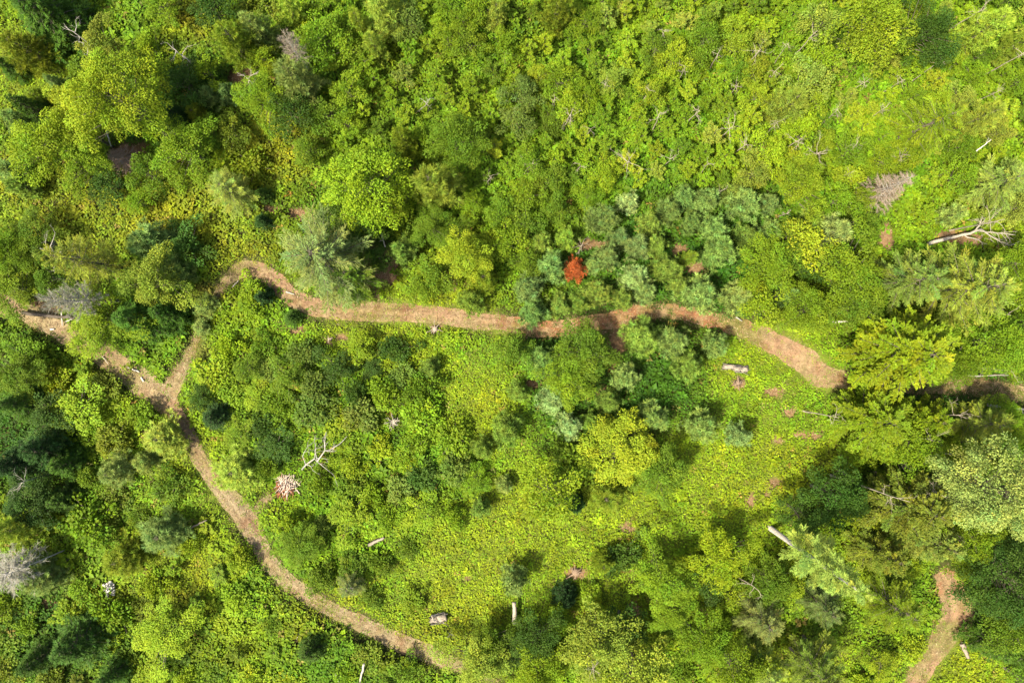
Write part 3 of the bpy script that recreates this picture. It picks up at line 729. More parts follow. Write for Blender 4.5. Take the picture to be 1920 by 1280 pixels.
# ------------------------------------------------------------------ trees and shrubs by hand: species tone px py crown-radius(px) [height m] [| label]
TREES = """
spruce dark 70 12 72 9 | large dark spruce with spreading boughs in the top left corner
fuzzy olive 50 88 46
tree_m khaki 200 100 36 7
tree_l yellow 225 190 72 13 | big bright yellow-green leafy tree near the top left corner
spruce blue 105 155 22 5
spruce dark 45 198 30 7
fuzzy olive 78 182 26
tree_s ygreen 130 190 26
tree_m ygreen 150 245 42 9
tree_m lime 95 280 48 9
tree_m green 160 300 36 7
pine blue 35 228 30
pine blue 22 320 34
pine pine 40 350 30
tree_s mid 292 148 30
tree_s dark 352 158 30
pine blue 395 178 26
spruce deep 330 214 26
fuzzy olive 368 215 26
pine blue 430 176 24
tree_m green 352 278 50 7 | round bright green leafy tree right of a brown gap beneath the yellow-green tree
tree_s mid 395 250 24
fuzzy olive 436 78 46 8
fuzzy grey 490 52 34 7
fuzzy khaki 535 18 26 6
fuzzy grey 556 152 48 9 | large grey-green fuzzy conifer with a bare brown top left of the thicket
tree_s green 600 72 36 6
tree_m green 492 192 36 6
tree_s dark 545 215 30 6
softpine pale 430 356 44 7
spruce dark 492 362 20
spruce deep 490 412 20
tree_s green 648 330 30 6
tree_s mid 612 215 26
tree_s lime 285 90 24
tree_s dark 400 20 28
tree_s green 305 20 24
sapling lime 345 118 24
tree_s dark 205 345 26
spruce dark 10 120 26
tree_m mid 60 450 40 5
tree_m green 20 470 36 6
tree_m green 24 535 40 4.5
tree_s green 50 668 30 3
round lime 690 352 64 10 | bright lime leafy tree above the large feathery pine
tree_s lime 755 372 22
fuzzy khaki 820 345 54 10 | khaki fuzzy tree right of the bright lime leafy tree
tree_m mid 852 262 46 8
fuzzy olive 756 264 32 7
tree_m dark 670 425 40 7
tree_m mid 805 425 30 5
softpine grey 600 480 92 12 | broad grey-green feathery pine above the trail bend
softpine mid 660 520 55 8
pine pine 755 470 32 5
tree_m ygreen 875 478 40 8 | yellow-green leafy tree leaning over a brown gap above the trail
fuzzy olive 905 520 34 6
pine pine 885 566 30 4.5
tree_s green 945 455 30
tree_s mid 820 520 26
tree_s green 790 535 24
tree_s dark 705 480 22
fuzzy khaki 722 20 44 7 | khaki fuzzy tree at the top edge left of centre
fuzzy khaki 672 42 24 6
fuzzy khaki 706 88 26 6
fuzzy olive 1045 14 38 8 | olive fuzzy tree at the top edge right of centre
fuzzy khaki 930 30 26 6
tree_m ygreen 1622 58 54 10 | tall yellow-green leafy tree near the top edge beside a dark tree
tree_m dark 1712 60 44 9
fuzzy khaki 1850 55 44 8
fuzzy khaki 1908 78 30 8
softpine lime 1738 230 56 10 | feathery lime pine in the thicket left of the khaki larch
fuzzy khaki 1826 222 42 8 | fuzzy khaki tree in the right thicket beside the feathery lime pine
tree_s pale 1512 160 30 6
tree_s khaki 1538 50 28 6
fuzzy khaki 1478 192 44 7
softpine pale 1880 340 54 9
tree_m pale 1900 392 34 6
pine grey 1790 402 26 4
tree_s green 1800 330 26 6
tree_m lime 1500 350 34 7
tree_s ygreen 1615 375 16 5
tree_s mid 1480 460 34 6
pine blue 1125 410 34
pine pblue 1180 378 26
pine blue 1195 464 30
pine blue 1160 445 24
pine blue 1255 398 30
pine pine 1222 420 28
pine blue 1285 372 28
pine blue 1322 376 34
pine blue 1342 428 32
pine blue 1348 466 40
pine blue 1392 384 36
pine pine 1372 360 26
pine blue 1445 382 24
pine blue 1440 438 32
pine pine 1400 440 28
pine grey 1560 432 42
pine pine 1525 420 30
pine pblue 1188 522 32
pine blue 1112 498 22
pine blue 1036 500 36
pine blue 990 540 32
pine blue 1000 588 32
pine pine 1046 572 26
pine blue 1140 482 30
pine pine 1246 500 36
pine blue 1212 545 28
pine pine 1275 532 26
pine blue 1312 546 42
pine grey 1384 558 36
pine blue 1472 552 30
pine pine 1120 550 30
pine pine 1165 560 26
pine pine 1085 570 24
pine blue 1300 420 26
pine pine 1230 460 28
fuzzy khaki 1292 486 18 5
tree_m green 1432 506 44 7 | light green leafy tree among pines above the right half of the trail
tree_s lime 1425 565 32 6
tree_s ygreen 1505 462 38 7 | bright yellow-green leafy tree right of the pine cluster
tree_m green 1512 582 38 6
tree_s dark 1540 505 28
pine pine 1060 445 26
pine pine 1010 455 26
tree_s mid 985 420 26
deadspruce brown 1688 350 34 11 | brown bare dead spruce standing in the thicket at the right
deadspruce brown 218 298 26 4 | brown dead spruce tip in the gap beneath the big yellow-green tree
redpine red 1080 504 27 4.4 | rust-red dead pine in the middle of the pine cluster
pine pine 1200 626 42 5.5
pine blue 1268 640 36
pine blue 1342 648 30
pine pine 1292 690 36
tree_m mid 1090 655 44 6
pine blue 1016 672 34
tree_m green 1060 712 42 6
pine blue 1172 706 30
pine pblue 1036 748 36
pine pblue 1068 800 30
pine pine 1140 752 30
pine blue 1222 780 34
pine blue 1316 800 38 | larger of two blue-green pines casting a round shadow in the sunny clearing
pine blue 1386 818 28 | smaller of two blue-green pines casting a round shadow in the sunny clearing
pine pine 950 808 36
pine pine 905 842 24
pine pine 1110 790 26
tree_s mid 960 660 26
pine pine 975 735 24
pine pine 805 690 24 3
round yellow 1160 845 54 6.5 | bright yellow leafy tree in the middle of the lower clearing
tree_s lime 1030 918 44 8 | lime leafy tree with a dark hollow below and right of it
spruce deep 1078 946 24 5
tree_m mid 1240 890 40 6
fuzzy olive 1134 928 46 5
shrub mid 1085 875 40
pine pine 900 950 24
pine grey 945 908 20
pine blue 962 1090 34 5 | blue-green young pine standing at the end of a pale lying log
fuzzy olive 1130 1058 24 4
shrub dark 1165 1042 26
spruce deep 1060 1122 26 3.5 | small blackish spruce alone right of the pale log
maple lime 1695 655 92 13 | huge bright green layered leafy tree covering the trail at the right
softpine khaki 1808 540 84 13 | broad khaki feathery pine above the huge layered tree
softpine pale 1712 522 62 11 | pale green feathery pine left of the broad khaki pine
tree_m mid 1602 572 46 7
tree_m green 1592 508 50 8
maple lime 1645 785 70 10 | lime layered leafy tree just below the huge layered tree
maple lime 1735 785 46 9
tree_m green 1690 830 50 9
softpine khaki 1840 800 52 10
tree_m green 1860 640 50 9
tree_m green 1790 680 30 7
tree_l cream 1868 905 74 18 | cream-tinged pale leafy tree at the right edge
softpine pale 1800 940 44 12
maple khaki 1690 955 70 13 | khaki leafy tree with bare twigs below the pale logs at the right
maple khaki 1650 1035 48 10
maple pale 1735 1010 46 10
tallpine pale 1545 1062 46 21 | pale tall pine leaning outward with its bare trunk showing
tree_m lime 1352 1042 46 7
tree_m dark 1560 930 50 9
tree_m dark 1500 960 36 6
tree_m mid 1440 1085 38 6
softpine lime 1680 1140 58 10 | feathery lime pine left of the trail in the bottom right corner
softpine grey 1545 1135 40 7
softpine grey 1430 1165 50 8
tree_m green 1310 1200 44 7
softpine khaki 1530 1262 66 10
softpine pale 1430 1265 48 9
tree_l dark 1890 1080 70 11 | dark green leafy tree above the trail in the bottom right corner
tree_m mid 1890 1160 46 9
spruce dark 1890 1215 44 8
tree_m green 1240 1075 45 7
tree_m green 1262 1145 34 6
tree_m khaki 1118 1195 56 8
tree_m dark 1010 1195 40 6
tree_m mid 918 1208 34 5
tree_s dark 965 1215 24 3
tree_m khaki 1200 1255 56 9
tree_m khaki 900 1240 44 6
tree_m lime 1010 1255 44 7
tree_s dark 1170 1170 34
tree_m green 1375 1245 44 8
softpine khaki 150 488 52 13 | khaki feathery pine on a thin grey trunk beside the grey dead crown
deadbush grey 155 555 38 12 | rounded grey bare dead crown beside the left trail
tree_m khaki 300 528 42 7 | yellow-green leafy tree between the dead crown and the trail bend
spruce dark 250 592 54 8
spruce dark 300 585 44 6
tree_m lime 205 588 48 6.5 | lime leafy tree overhanging the left trail
tree_s lime 165 640 28 4
pine blue 290 455 48 6
pine blue 335 505 34 5
tree_s dark 350 462 34 3.5
pine grey 85 470 28
tree_s mid 100 520 26
fuzzy grey 382 572 28 2.5
fuzzy grey 376 615 20 2.2
shrub green 476 562 24
spruce deep 490 555 20 3
spruce dark 543 596 20 2.5 | small round dark spruce beside the trail below the feathery pine
spruce deep 400 782 34 4 | dark spruce standing by the trail below the fork
fuzzy khaki 310 822 46 4 | soft khaki tree overhanging the trail below the fork
fuzzy khaki 438 885 46 3.5 | soft khaki tree covering the trail edge left of the stick pile
pine grey 270 862 26
fuzzy grey 215 880 34 5
fuzzy blue 306 1000 48 4.5 | round blue-green fuzzy tree in the lower left undergrowth
fuzzy olive 225 1050 44 4
deadbush grey 30 1068 50 6.5 | grey bare spreading dead tree at the left edge
fuzzy grey 75 1085 40 5
deadbush brown 552 98 24 9.5 | grey-brown dead crown above the large grey-green conifer
fuzzy khaki 20 1000 40 7
spruce dark 135 1215 56 7 | large dark spruce in the bottom left corner
spruce dark 60 1245 36 6
spruce dark 205 1268 34 5
spruce dark 30 760 40 6
spruce deep 70 850 46 6.5
spruce deep 16 870 40 7
spruce dark 112 870 36 5
tree_m mid 30 700 36 5
tree_s dark 95 780 34 4
tree_m dark 60 940 40 4.5
spruce dark 110 940 32 4
tree_s lime 150 762 38 3.5
shrub green 170 980 36
tree_m lime 310 1185 46 4.5
shrub green 215 1150 32
pine blue 1030 290 2
softpine grey 655 1103 26 4
tree_m mid 560 1020 34 4
tree_s dark 630 690 28 3.5
tree_s mid 540 710 26 3.5
spruce dark 580 1225 30 4
tree_s dark 1330 1090 30
tree_m green 1905 500 36 8
tree_m green 1880 790 36 5
shrub green 1620 700 30
tree_m green 1805 1000 40 9
"""
# scattered plants: polygon px, spacing px, radius range, species, tones
FILL = [
    ([(600, -20), (1000, -20), (1000, 280), (640, 280)], 38, (20, 29), ['sapling', 'sapling', 'tree_s'], ['green', 'mid', 'green', 'pine', 'green', 'lime']),
    ([(1000, -20), (1940, -20), (1940, 340), (1640, 330), (1430, 340), (1130, 350), (1000, 300)], 35, (18, 28), ['sapling', 'sapling', 'sapling', 'tree_s'], ['lime', 'green', 'ygreen', 'lime', 'green', 'khaki', 'mid']),
    ([(870, 280), (1130, 330), (1110, 420), (930, 440)], 40, (20, 27), ['sapling', 'tree_s'], ['green', 'mid', 'green']),
    ([(1560, 330), (1780, 330), (1900, 480), (1600, 480)], 46, (22, 30), ['sapling', 'tree_s'], ['green', 'lime', 'mid']),
    ([(0, 650), (180, 690), (300, 800), (420, 960), (560, 1120), (860, 1280), (0, 1280)], 46, (17, 28), ['shrub', 'shrub', 'shrub', 'sapling'], ['green', 'lime', 'green', 'lime', 'mid', 'olive']),
    ([(370, 640), (900, 660), (930, 1000), (500, 980), (360, 800)], 43, (16, 30), ['shrub', 'shrub', 'tree_s'], ['green', 'mid', 'mid', 'green', 'lime', 'pine', 'dark']),
    ([(0, 0), (600, 0), (600, 300), (0, 450)], 54, (20, 30), ['shrub', 'tree_s', 'sapling'], ['green', 'mid', 'lime', 'olive']),
    ([(1240, 1000), (1700, 1000), (1720, 1280), (900, 1280), (900, 1200)], 54, (18, 28), ['tree_s', 'shrub', 'shrub'], ['green', 'lime', 'lime']),
    ([(560, 1000), (900, 1010), (840, 1150), (620, 1120)], 58, (15, 24), ['shrub'], ['green', 'mid']),
    ([(1570, 840), (1920, 780), (1920, 1060), (1500, 1060)], 52, (20, 28), ['tree_s'], ['green', 'mid', 'lime']),
    ([(400, 380), (1000, 380), (1000, 540), (500, 480)], 50, (20, 28), ['shrub', 'tree_s'], ['green', 'mid']),
    ([(1780, 560), (1940, 560), (1940, 700), (1790, 700)], 50, (22, 32), ['tree_s'], ['green', 'lime']),
    ([(1820, 1040), (1940, 1040), (1940, 1280), (1850, 1280)], 52, (24, 32), ['tree_s'], ['mid', 'dark']),
]
LANDMARKS = [  # places anybody can find in the picture
    (1080, 503, 'the rust-red pine'), (330, 720, 'the trail fork'), (537, 912, 'the stick pile'), (465, 500, 'the trail bend'), (1680, 355, 'the brown dead spruce'),
    (1790, 440, 'the bleached fallen trunk'), (1160, 845, 'the bright yellow tree'), (1380, 690, 'the white rotten log'), (1790, 1150, 'the bottom right trail'), (1545, 1062, 'the leaning pale pine'),
    (225, 190, 'the big yellow-green tree'), (600, 480, 'the broad feathery pine'), (1690, 655, 'the huge layered tree'), (822, 1160, 'the pale stump'), (205, 1103, 'the white wood heap'),
    (155, 555, 'the grey dead crown'), (963, 1145, 'the pale lying log'), (690, 352, 'the bright lime tree'), (738, 790, 'the bleached root'), (600, 850, 'the bleached forked limb'),
    (306, 1000, 'the round blue-green tree'), (1868, 905, 'the cream-tinged tree'), (870, 1250, 'the lower trail end'), (556, 152, 'the grey-green conifer'), (1180, 290, 'the widest thicket snag'),
    (1045, 14, 'the olive top-edge tree'), (1622, 58, 'the tall yellow-green tree'), (40, 850, 'the dark left-edge spruces'), (1540, 705, 'the sunny trail end'), (1900, 20, 'the top right corner'),
    (1530, 290, 'the forked thicket snag'), (722, 20, 'the khaki top-edge tree'), (70, 12, 'the corner spruce'), (820, 345, 'the khaki fuzzy tree'),
]

def trail_dist_px(px, py):
    x, y = px2m(px, py)
    return float(trail_dist([x], [y])[0]) * PPM

def inside(poly, x, y):
    c = False; n = len(poly)
    for i in range(n):
        (x0, y0), (x1, y1) = poly[i], poly[(i + 1) % n]
        if (y0 > y) != (y1 > y) and x < (x1 - x0) * (y - y0) / (y1 - y0) + x0: c = not c
    return c

specs = []
for line in TREES.strip().splitlines():
    body, _, lab = line.partition('|')
    f = body.split()
    if float(f[4 - 0] if len(f) > 4 else 0) < 5: continue
    specs.append(dict(sp=f[0], tone=f[1], px=float(f[2]), py=float(f[3]), r=float(f[4]), h=float(f[5]) if len(f) > 5 else None, label=lab.strip() or None, hand=True))
n_hand = len(specs)
rf = np.random.default_rng(2024)
for poly, spc, (ra, rb), sps, tns in FILL:
    P = np.array(poly); lo = P.min(0); hi = P.max(0)
    n_try = int((hi[0] - lo[0]) * (hi[1] - lo[1]) / spc ** 2 * 9)
    for _ in range(n_try):
        x, y = rf.uniform(lo[0], hi[0]), rf.uniform(lo[1], hi[1]); r = rf.uniform(ra, rb)
        if not inside(poly, x, y) or trail_dist_px(x, y) < r * .75 + 4: continue
        if any(((x - bx) / (rx + r * .7)) ** 2 + ((y - by) / (ry + r * .7)) ** 2 < 1 for bx, by, rx, ry in BARE): continue
        if any(((x - bx) / (rx + r * .8)) ** 2 + ((y - by) / (ry + r * .8)) ** 2 < 1 for bx, by, rx, ry in KEEP): continue
        if any((x - s['px']) ** 2 + (y - s['py']) ** 2 < (max(spc * .95, .62 * (r + s['r'])) if not s['hand'] else (.66 if spc < 39 else .80) * (r + s['r'])) ** 2 for s in specs): continue
        specs.append(dict(sp=sps[rf.integers(len(sps))], tone=tns[rf.integers(len(tns))], px=x, py=y, r=r, h=(rf.uniform(1.5, 3.0) if poly[0] == (370, 640) else rf.uniform(1.2, 2.2) if poly[0] in ((370, 640), (0, 650), (560, 1000)) else None), label=None, hand=False))

# labels that single out each plant: look, then place by the nearest landmark
def direction(dx, dy):
    a = math.degrees(math.atan2(-dy, dx)) % 360
    return ['right of', 'up and right of', 'above', 'up and left of', 'left of', 'down and left of', 'below', 'down and right of'][int((a + 22.5) // 45) % 8]
ORD = ['closest', 'second closest', 'third closest', 'fourth closest', 'fifth closest', 'sixth closest', 'seventh closest', 'eighth closest', 'ninth closest', 'tenth closest']
buck = {}
for s in specs:
    if s['label']: continue
    best = min(LANDMARKS, key=lambda l: (l[0] - s['px']) ** 2 + (l[1] - s['py']) ** 2)
    d = math.hypot(best[0] - s['px'], best[1] - s['py'])
    key = (TONES[s['tone']][1], NAMES[s['sp']][1], direction(s['px'] - best[0], s['py'] - best[1]), best[2])
    buck.setdefault(key, []).append((d, s))
for key, L_ in buck.items():
    L_.sort(key=lambda e: e[0])
    for i, (d, s) in enumerate(L_):
        if len(L_) == 1: s['label'] = '%s %s %s %s' % key
        else: s['label'] = '%s %s %s %s %s' % ((ORD[min(i, 9)],) + key)

rt = np.random.default_rng(5)
def plant(s):
    P = PROTO[s['sp']][rt.integers(len(PROTO[s['sp']]))]
    r0 = s['r'] / PPM
    asp = P['H'] / P['R']
    h = s['h'] or asp * r0 * .95
    zc = (.62 if s['sp'] != 'shrub' else .5) * h
    x, y = px2m(s['px'], s['py'], zc)
    rm = r0 * (CAM_H - zc) / CAM_H
    sx = rm / P['R'] * 1.06; sz = h / P['H']
    nm, _, cat = NAMES[s['sp']]
    e = bpy.data.objects.new(nm, None); COL.objects.link(e)
    e.empty_display_size = .3
    e.location = (x, y, gz(x, y))
    e.rotation_euler = (rt.normal(0, .035), rt.normal(0, .035), rt.uniform(0, 6.28))
    e.scale = (sx, sx * rt.uniform(.9, 1.1), sz)
    e['label'] = s['label']; e['category'] = cat; e['group'] = GROUPS[s['sp']]
    c = bpy.data.objects.new('crown' if s['sp'] != 'shrub' else 'foliage', P['crown']); c.parent = e; COL.objects.link(c)
    t = bpy.data.objects.new('trunk' if s['sp'] != 'shrub' else 'stems', P['trunk']); t.parent = e; COL.objects.link(t)
    if 'bare trunk showing' in s['label']:
        tb = Tubes(); tb.add(np.array([[0, 0, -.3], [.03, 0, h * .35 / sz], [0, .03, h * .75 / sz], [0, 0, h * .95 / sz]]), .30 / sx, .08 / sx, 9)
        t.data = tb.mesh('pale_trunk', M_PALE)
    col = TONES[s['tone']][0] * {'pine': 1.18, 'fuzzy': 1.35, 'spruce': 1.3, 'redpine': 1.35, 'softpine': .84, 'tallpine': .88, 'maple': .76}.get(s['sp'], 1.0) * math.exp(rt.normal(0, .10)) * np.array([1 + rt.normal(0, .05), 1, 1 + rt.normal(0, .08)])
    if s['sp'] == 'deadbush': col = np.array([.25, .235, .18]) if s['tone'] == 'grey' else np.array([.26, .21, .155])
    c.color = (*np.clip(col, .002, .9), 1)
    t.color = (1.1, 1.05, .98, 1) if 'bare trunk showing' in s['label'] else (*(np.array([.36, .335, .28]) if s['tone'] != 'red' else np.array([.3, .12, .07])), 1)
    s['obj'] = e
for s in specs:
    plant(s)
print('plants', n_hand, len(specs))


# ------------------------------------------------------------------ dead wood
rd = np.random.default_rng(77)
def thing(name, label, cat, loc, group=None):
    e = bpy.data.objects.new(name, None); e.empty_display_size = .3
    e.location = loc; e['label'] = label; e['category'] = cat
    if group: e['group'] = group
    COL.objects.link(e); return e
def part(name, me, parent, color=(1, 1, 1)):
    o = bpy.data.objects.new(name, me); o.parent = parent; o.color = (*color, 1); COL.objects.link(o); return o

def fork(tb, p, d, L, r, depth, up=0.0):
    """one limb with side twigs, appended to tb"""
    m = 5; pts = [np.array(p, float)]; d = unit(np.array(d, float))
    for _ in range(m - 1):
        d = unit(d + rd.normal(0, .20, 3) + np.array([0, 0, up])); pts.append(pts[-1] + d * L / (m - 1))
    tb.add(np.array(pts), r, r * .35, 5 if r > .03 else 4)
    if depth > 0:
        for k in range(rd.integers(2, 4)):
            i = rd.integers(1, m)
            dd = unit(unit(pts[i] - pts[i - 1]) + rd.normal(0, .65, 3) * np.array([1, 1, .6]))
            fork(tb, pts[i], dd, L * rd.uniform(.4, .65), r * .5, depth - 1, up)

def snag(px, py, spread, h, label, color=(1, 1, 1), nb=6, name='dead_snag', cat='snag', depth=2, thick=1.0):
    x, y = px2m(px, py, h * .9)
    e = thing(name, label, cat, (x, y, gz(x, y)), 'bleached dead snags')
    lean = rd.normal(0, .05, 2) * h
    tb = Tubes(); r = (.05 + .008 * h) * thick
    pts = np.stack([np.linspace(0, lean[0], 6) + rd.normal(0, .03, 6), np.linspace(0, lean[1], 6) + rd.normal(0, .03, 6), np.linspace(-.3, h, 6)], 1)
    tb.add(pts, r, .025 * thick, 6); part('trunk', tb.mesh('snag_trunk', M_PALE), e, color)
    S = spread / PPM
    a0 = rd.uniform(0, 6.28)
    for b in range(nb):
        tb = Tubes(); f = rd.uniform(.72, 1.0)
        p = interp_pts(pts, np.array([f]))[0]; az = a0 + b * 6.283 / nb + rd.normal(0, .35)
        fork(tb, p, (math.cos(az), math.sin(az), rd.uniform(.0, .5)), S * rd.uniform(.7, 1.1), .035 * thick, depth)
        part('branch', tb.mesh('snag_branch', M_PALE), e, color)
    return e

def log(px0, py0, px1, py1, r, z0, z1, label, color=(1, 1, 1), nb=0, name='fallen_log', cat='log', depth=1, taper=.6, blen=.35, group='fallen logs and sticks', bi=None, bend=.012, br=.38):
    a = np.array([*px2m(px0, py0, z0), 0]); b = np.array([*px2m(px1, py1, z1), 0])
    a[2] = gz(a[0], a[1]) + z0; b[2] = gz(b[0], b[1]) + z1
    L = np.linalg.norm(b - a)
    e = thing(name, label, cat, tuple(a), group)
    m = 9; t = np.linspace(0, 1, m)[:, None]
    P = (b - a)[None] * t + np.concatenate([np.zeros((1, 3)), rd.normal(0, bend * L, (m - 2, 3)), np.zeros((1, 3))])
    tb = Tubes(); tb.add(P, r, r * taper, 9, .06, rd)
    part('trunk' if r > .05 else 'stem', tb.mesh('log_trunk', M_PALE), e, color)
    for k in range(nb):
        tb = Tubes(); i = rd.integers(*(bi or (2, m)))
        d0 = unit(b - a); sd = np.array([-d0[1], d0[0], 0]) * rd.choice([-1, 1])
        fork(tb, P[i], d0 * .7 + sd * rd.uniform(.4, 1) + np.array([0, 0, .25]), L * blen * rd.uniform(.6, 1.2), r * br, depth)
        part('branch', tb.mesh('log_branch', M_PALE), e, color)
    return e

GREYW = (.85, .83, .78); WHITE = (1.45, 1.42, 1.35); TANW = (.95, .75, .52); DARKW = (.28, .24, .20); REDW = (.95, .45, .28)
# bare snags standing above the young trees: px, py, spread px, height
SNAGS = [(155, 90, 30, 9, 1.5), (92, 472, 34, 11, 1.6), (340, 96, 28, 6, 1.4), (462, 146, 34, 5, 1.3), (983, 312, 22, 5, 1), (1060, 222, 24, 5.5, 1), (1178, 292, 40, 6, 1.1), (1240, 222, 18, 5.5, 1),
         (1262, 292, 18, 5, 1), (1420, 98, 24, 6, 1), (1352, 102, 16, 5, .9), (1302, 206, 20, 6, 1), (1368, 240, 24, 6, 1.1), (1402, 266, 18, 5, 1), (1494, 262, 24, 5.5, 1.2),
         (1532, 288, 28, 6, 1.2), (1610, 274, 18, 5, 1.2), (1526, 66, 24, 7, .9), (1616, 152, 16, 5, 1), (1910, 104, 22, 7, 1),
         (1836, 14, 34, 6, 1), (1040, 190, 14, 5, .8), (960, 215, 14, 5, .8), (800, 195, 16, 4.5, .8), (918, 330, 14, 4.5, .8), (1455, 130, 16, 5, .9), (1690, 150, 14, 5, .8), (1888, 405, 40, 10, 1),
         (1876, 592, 20, 8, 1.1), (1556, 782, 24, 8, 1), (1742, 822, 30, 9, 1.1), (1790, 790, 24, 9, 1), (1410, 1112, 22, 7, 1.2), (1780, 920, 36, 12, 1), (1660, 935, 28, 13, 1), (648, 1105, 14, 4, .9),
         (35, 905, 28, 6, .9), (28, 1075, 36, 9, 1), (1120, 1240, 20, 9, .9), (1088, 462, 18, 3, .9), (845, 1190, 8, 2, .7), (1350, 360, 10, 5, .8), (1475, 398, 8, 4, 1), (1892, 692, 26, 6, 1.1),
         (1140, 150, 14, 5.2, .7), (1105, 240, 13, 5, .7), (1215, 175, 13, 5.2, .7), (1290, 130, 14, 5.4, .7), (1385, 160, 14, 5.4, .7), (1460, 235, 14, 5.4, .7), (1570, 215, 14, 5.6, .7), (1600, 320, 14, 5, .7), (1690, 290, 13, 5, .7),
         (1760, 120, 14, 6, .7), (1870, 170, 14, 6, .7), (1330, 310, 13, 5, .7), (1085, 310, 13, 5, .7), (1660, 205, 14, 5.6, .7), (1480, 90, 14, 5.6, .7), (1250, 60, 13, 5.2, .7)]
sb = {}
for (px, py, sp, h, th) in SNAGS:
    best = min([l for l in LANDMARKS if 'snag' not in l[2]], key=lambda l: (l[0] - px) ** 2 + (l[1] - py) ** 2)
    sb.setdefault((direction(px - best[0], py - best[1]), best[2]), []).append((math.hypot(best[0] - px, best[1] - py), px, py, sp, h, th))
for (dr, lm), L_ in sb.items():
    for i, (d, px, py, sp, h, th) in enumerate(sorted(L_)):
        lab = ('' if len(L_) == 1 else ORD[i] + ' ') + 'pale bare branching snag ' + dr + ' ' + lm
        if (px, py) == (1178, 292): lab = 'widest pale thicket snag, just above the pine cluster'
        if (px, py) == (1532, 288): lab = 'pale forked thicket snag left of the brown dead spruce'
        snag(px, py, sp * .85, h - .3, lab, (.88, .80, .64) if px > 900 else (1.0, .96, .88), rd.integers(4, 7), thick=th * .8)

log(1742, 457, 1842, 430, .2, .9, 1.5, 'thick bleached fallen trunk forking over bare soil at the right', (.95, .9, .8), 4, 'fallen_tree', depth=2, blen=.55)
log(1835, 432, 1905, 440, .09, 1.2, 2.2, 'thin bleached limb lying beyond the forked fallen trunk', (.85, .8, .7), 5, 'fallen_limb', 'limb', 2, .4)
log(712, 430, 722, 462, .10, .4, 3.0, 'thin white leaning trunk beside a brown bare hollow', WHITE, 1, 'leaning_pole', 'pole')
log(200, 246, 208, 274, .07, 2.0, 3.0, 'short curved pale limb in the dark gap beneath the yellow-green tree', WHITE, 0, 'dead_limb', 'limb')
log(566, 880, 650, 818, .10, 1.4, 1.7, 'bleached forked limb lying above the stick pile', (.95, .93, .87), 9, 'fallen_limb', 'limb', 2, .3, .34, bi=(1, 5), bend=.035, br=.5)
log(965, 1168, 964, 1128, .24, .9, 1.4, 'pale straight log lying below a young blue-green pine', (1.0, .92, .8), 0, taper=.85)
log(1506, 1192, 1538, 1228, .16, 2.5, .8, 'dark thin log pointing down right near the bottom edge', DARKW, 1)
log(1484, 1190, 1498, 1226, .12, 2.2, .7, 'dark short log left of the other dark log near the bottom edge', DARKW, 0)
log(1690, 868, 1744, 896, .17, 2.0, 5.0, 'slim grey trunk slanting towards the cream-tinged tree', (.8, .74, .64), 0, 'dead_pole', 'pole', 0, .8)
log(1572, 880, 1592, 893, .17, 2.2, 3.6, 'short grey trunk stub among dark leafy trees', (.7, .66, .6), 0, 'dead_pole', 'pole', 0, .85)
log(1735, 842, 1790, 852, .12, 2.0, 2.6, 'pale log between the layered trees and the cream-tinged tree', GREYW, 1)
log(1850, 758, 1935, 768, .16, .8, .9, 'long pale log along the shaded path at the right edge', GREYW, 2)
log(1815, 704, 1890, 703, .07, .9, 1.0, 'thin pale pole above the shaded path at the right edge', GREYW, 1)
log(1560, 604, 1590, 602, .14, .7, .8, 'short white log right of the pines beyond the trail', WHITE, 0)
log(1876, 1228, 1908, 1244, .10, 1.5, 2.0, 'grey stick in the bottom right corner', GREYW, 0)
log(42, 585, 140, 597, .20, .5, .7, 'dark log lying across the left trail', DARKW, 0, taper=.7)
log(115, 585, 117, 611, .07, .8, .25, 'short white stick under the dark log on the left trail', WHITE, 0, 'stick', 'stick')
log(123, 603, 152, 592, .07, .3, .3, 'white stick slanting beside the dark log on the left trail', WHITE, 0, 'stick', 'stick')
log(240, 688, 262, 697, .09, .16, .16, 'pale cut stick on the trail above the fork', WHITE, 0, 'stick', 'stick', 0, .9)
log(193, 668, 204, 682, .07, .2, .3, 'pale stick along the left edge of the trail', (1.1, 1, .85), 0, 'stick', 'stick')
log(265, 707, 270, 715, .09, .15, .15, 'small pale wood chunk on the trail fork', WHITE, 0, 'wood_chunk', 'wood', 0, .9)
log(318, 780, 325, 779, .10, .15, .15, 'white wood chunk on the trail just below the fork', WHITE, 0, 'wood_chunk', 'wood', 0, .9)
log(94, 617, 102, 617, .10, .15, .15, 'white wood chunk on the left trail', WHITE, 0, 'wood_chunk', 'wood', 0, .9)
log(436, 538, 448, 526, .06, .2, .3, 'thin pale stick on the inside of the trail bend', (1.2, 1.15, 1.0), 0, 'stick', 'stick')
log(536, 547, 552, 552, .06, .2, .2, 'pale stick on the trail below the broad feathery pine', WHITE, 0, 'stick', 'stick')
log(690, 1022, 720, 1008, .20, .4, .5, 'grey rotten log in the undergrowth left of the lower clearing', (.8, .72, .62), 0)
log(1803, 1205, 1815, 1232, .26, .3, .4, 'grey rotten log right of the bottom right trail', (.72, .62, .52), 0)
log(628, 1262, 640, 1290, .09, 1, 1.5, 'leftmost pale bare pole at the bottom edge', (1.1, 1.05, .95), 1, 'pole', 'pole')
log(682, 1245, 672, 1290, .12, 2.0, .8, 'rightmost pale bare pole at the bottom edge', (1.1, 1.05, .95), 3, 'pole', 'pole')
log(1830, 284, 1858, 262, .06, 4.2, 5, 'thin pale stem slanting in the right thicket', WHITE, 1, 'dead_limb', 'limb')
log(1380, 594, 1392, 602, .08, .3, .4, 'small pale stick at the shaded trail edge among the pines', GREYW, 0, 'stick', 'stick')
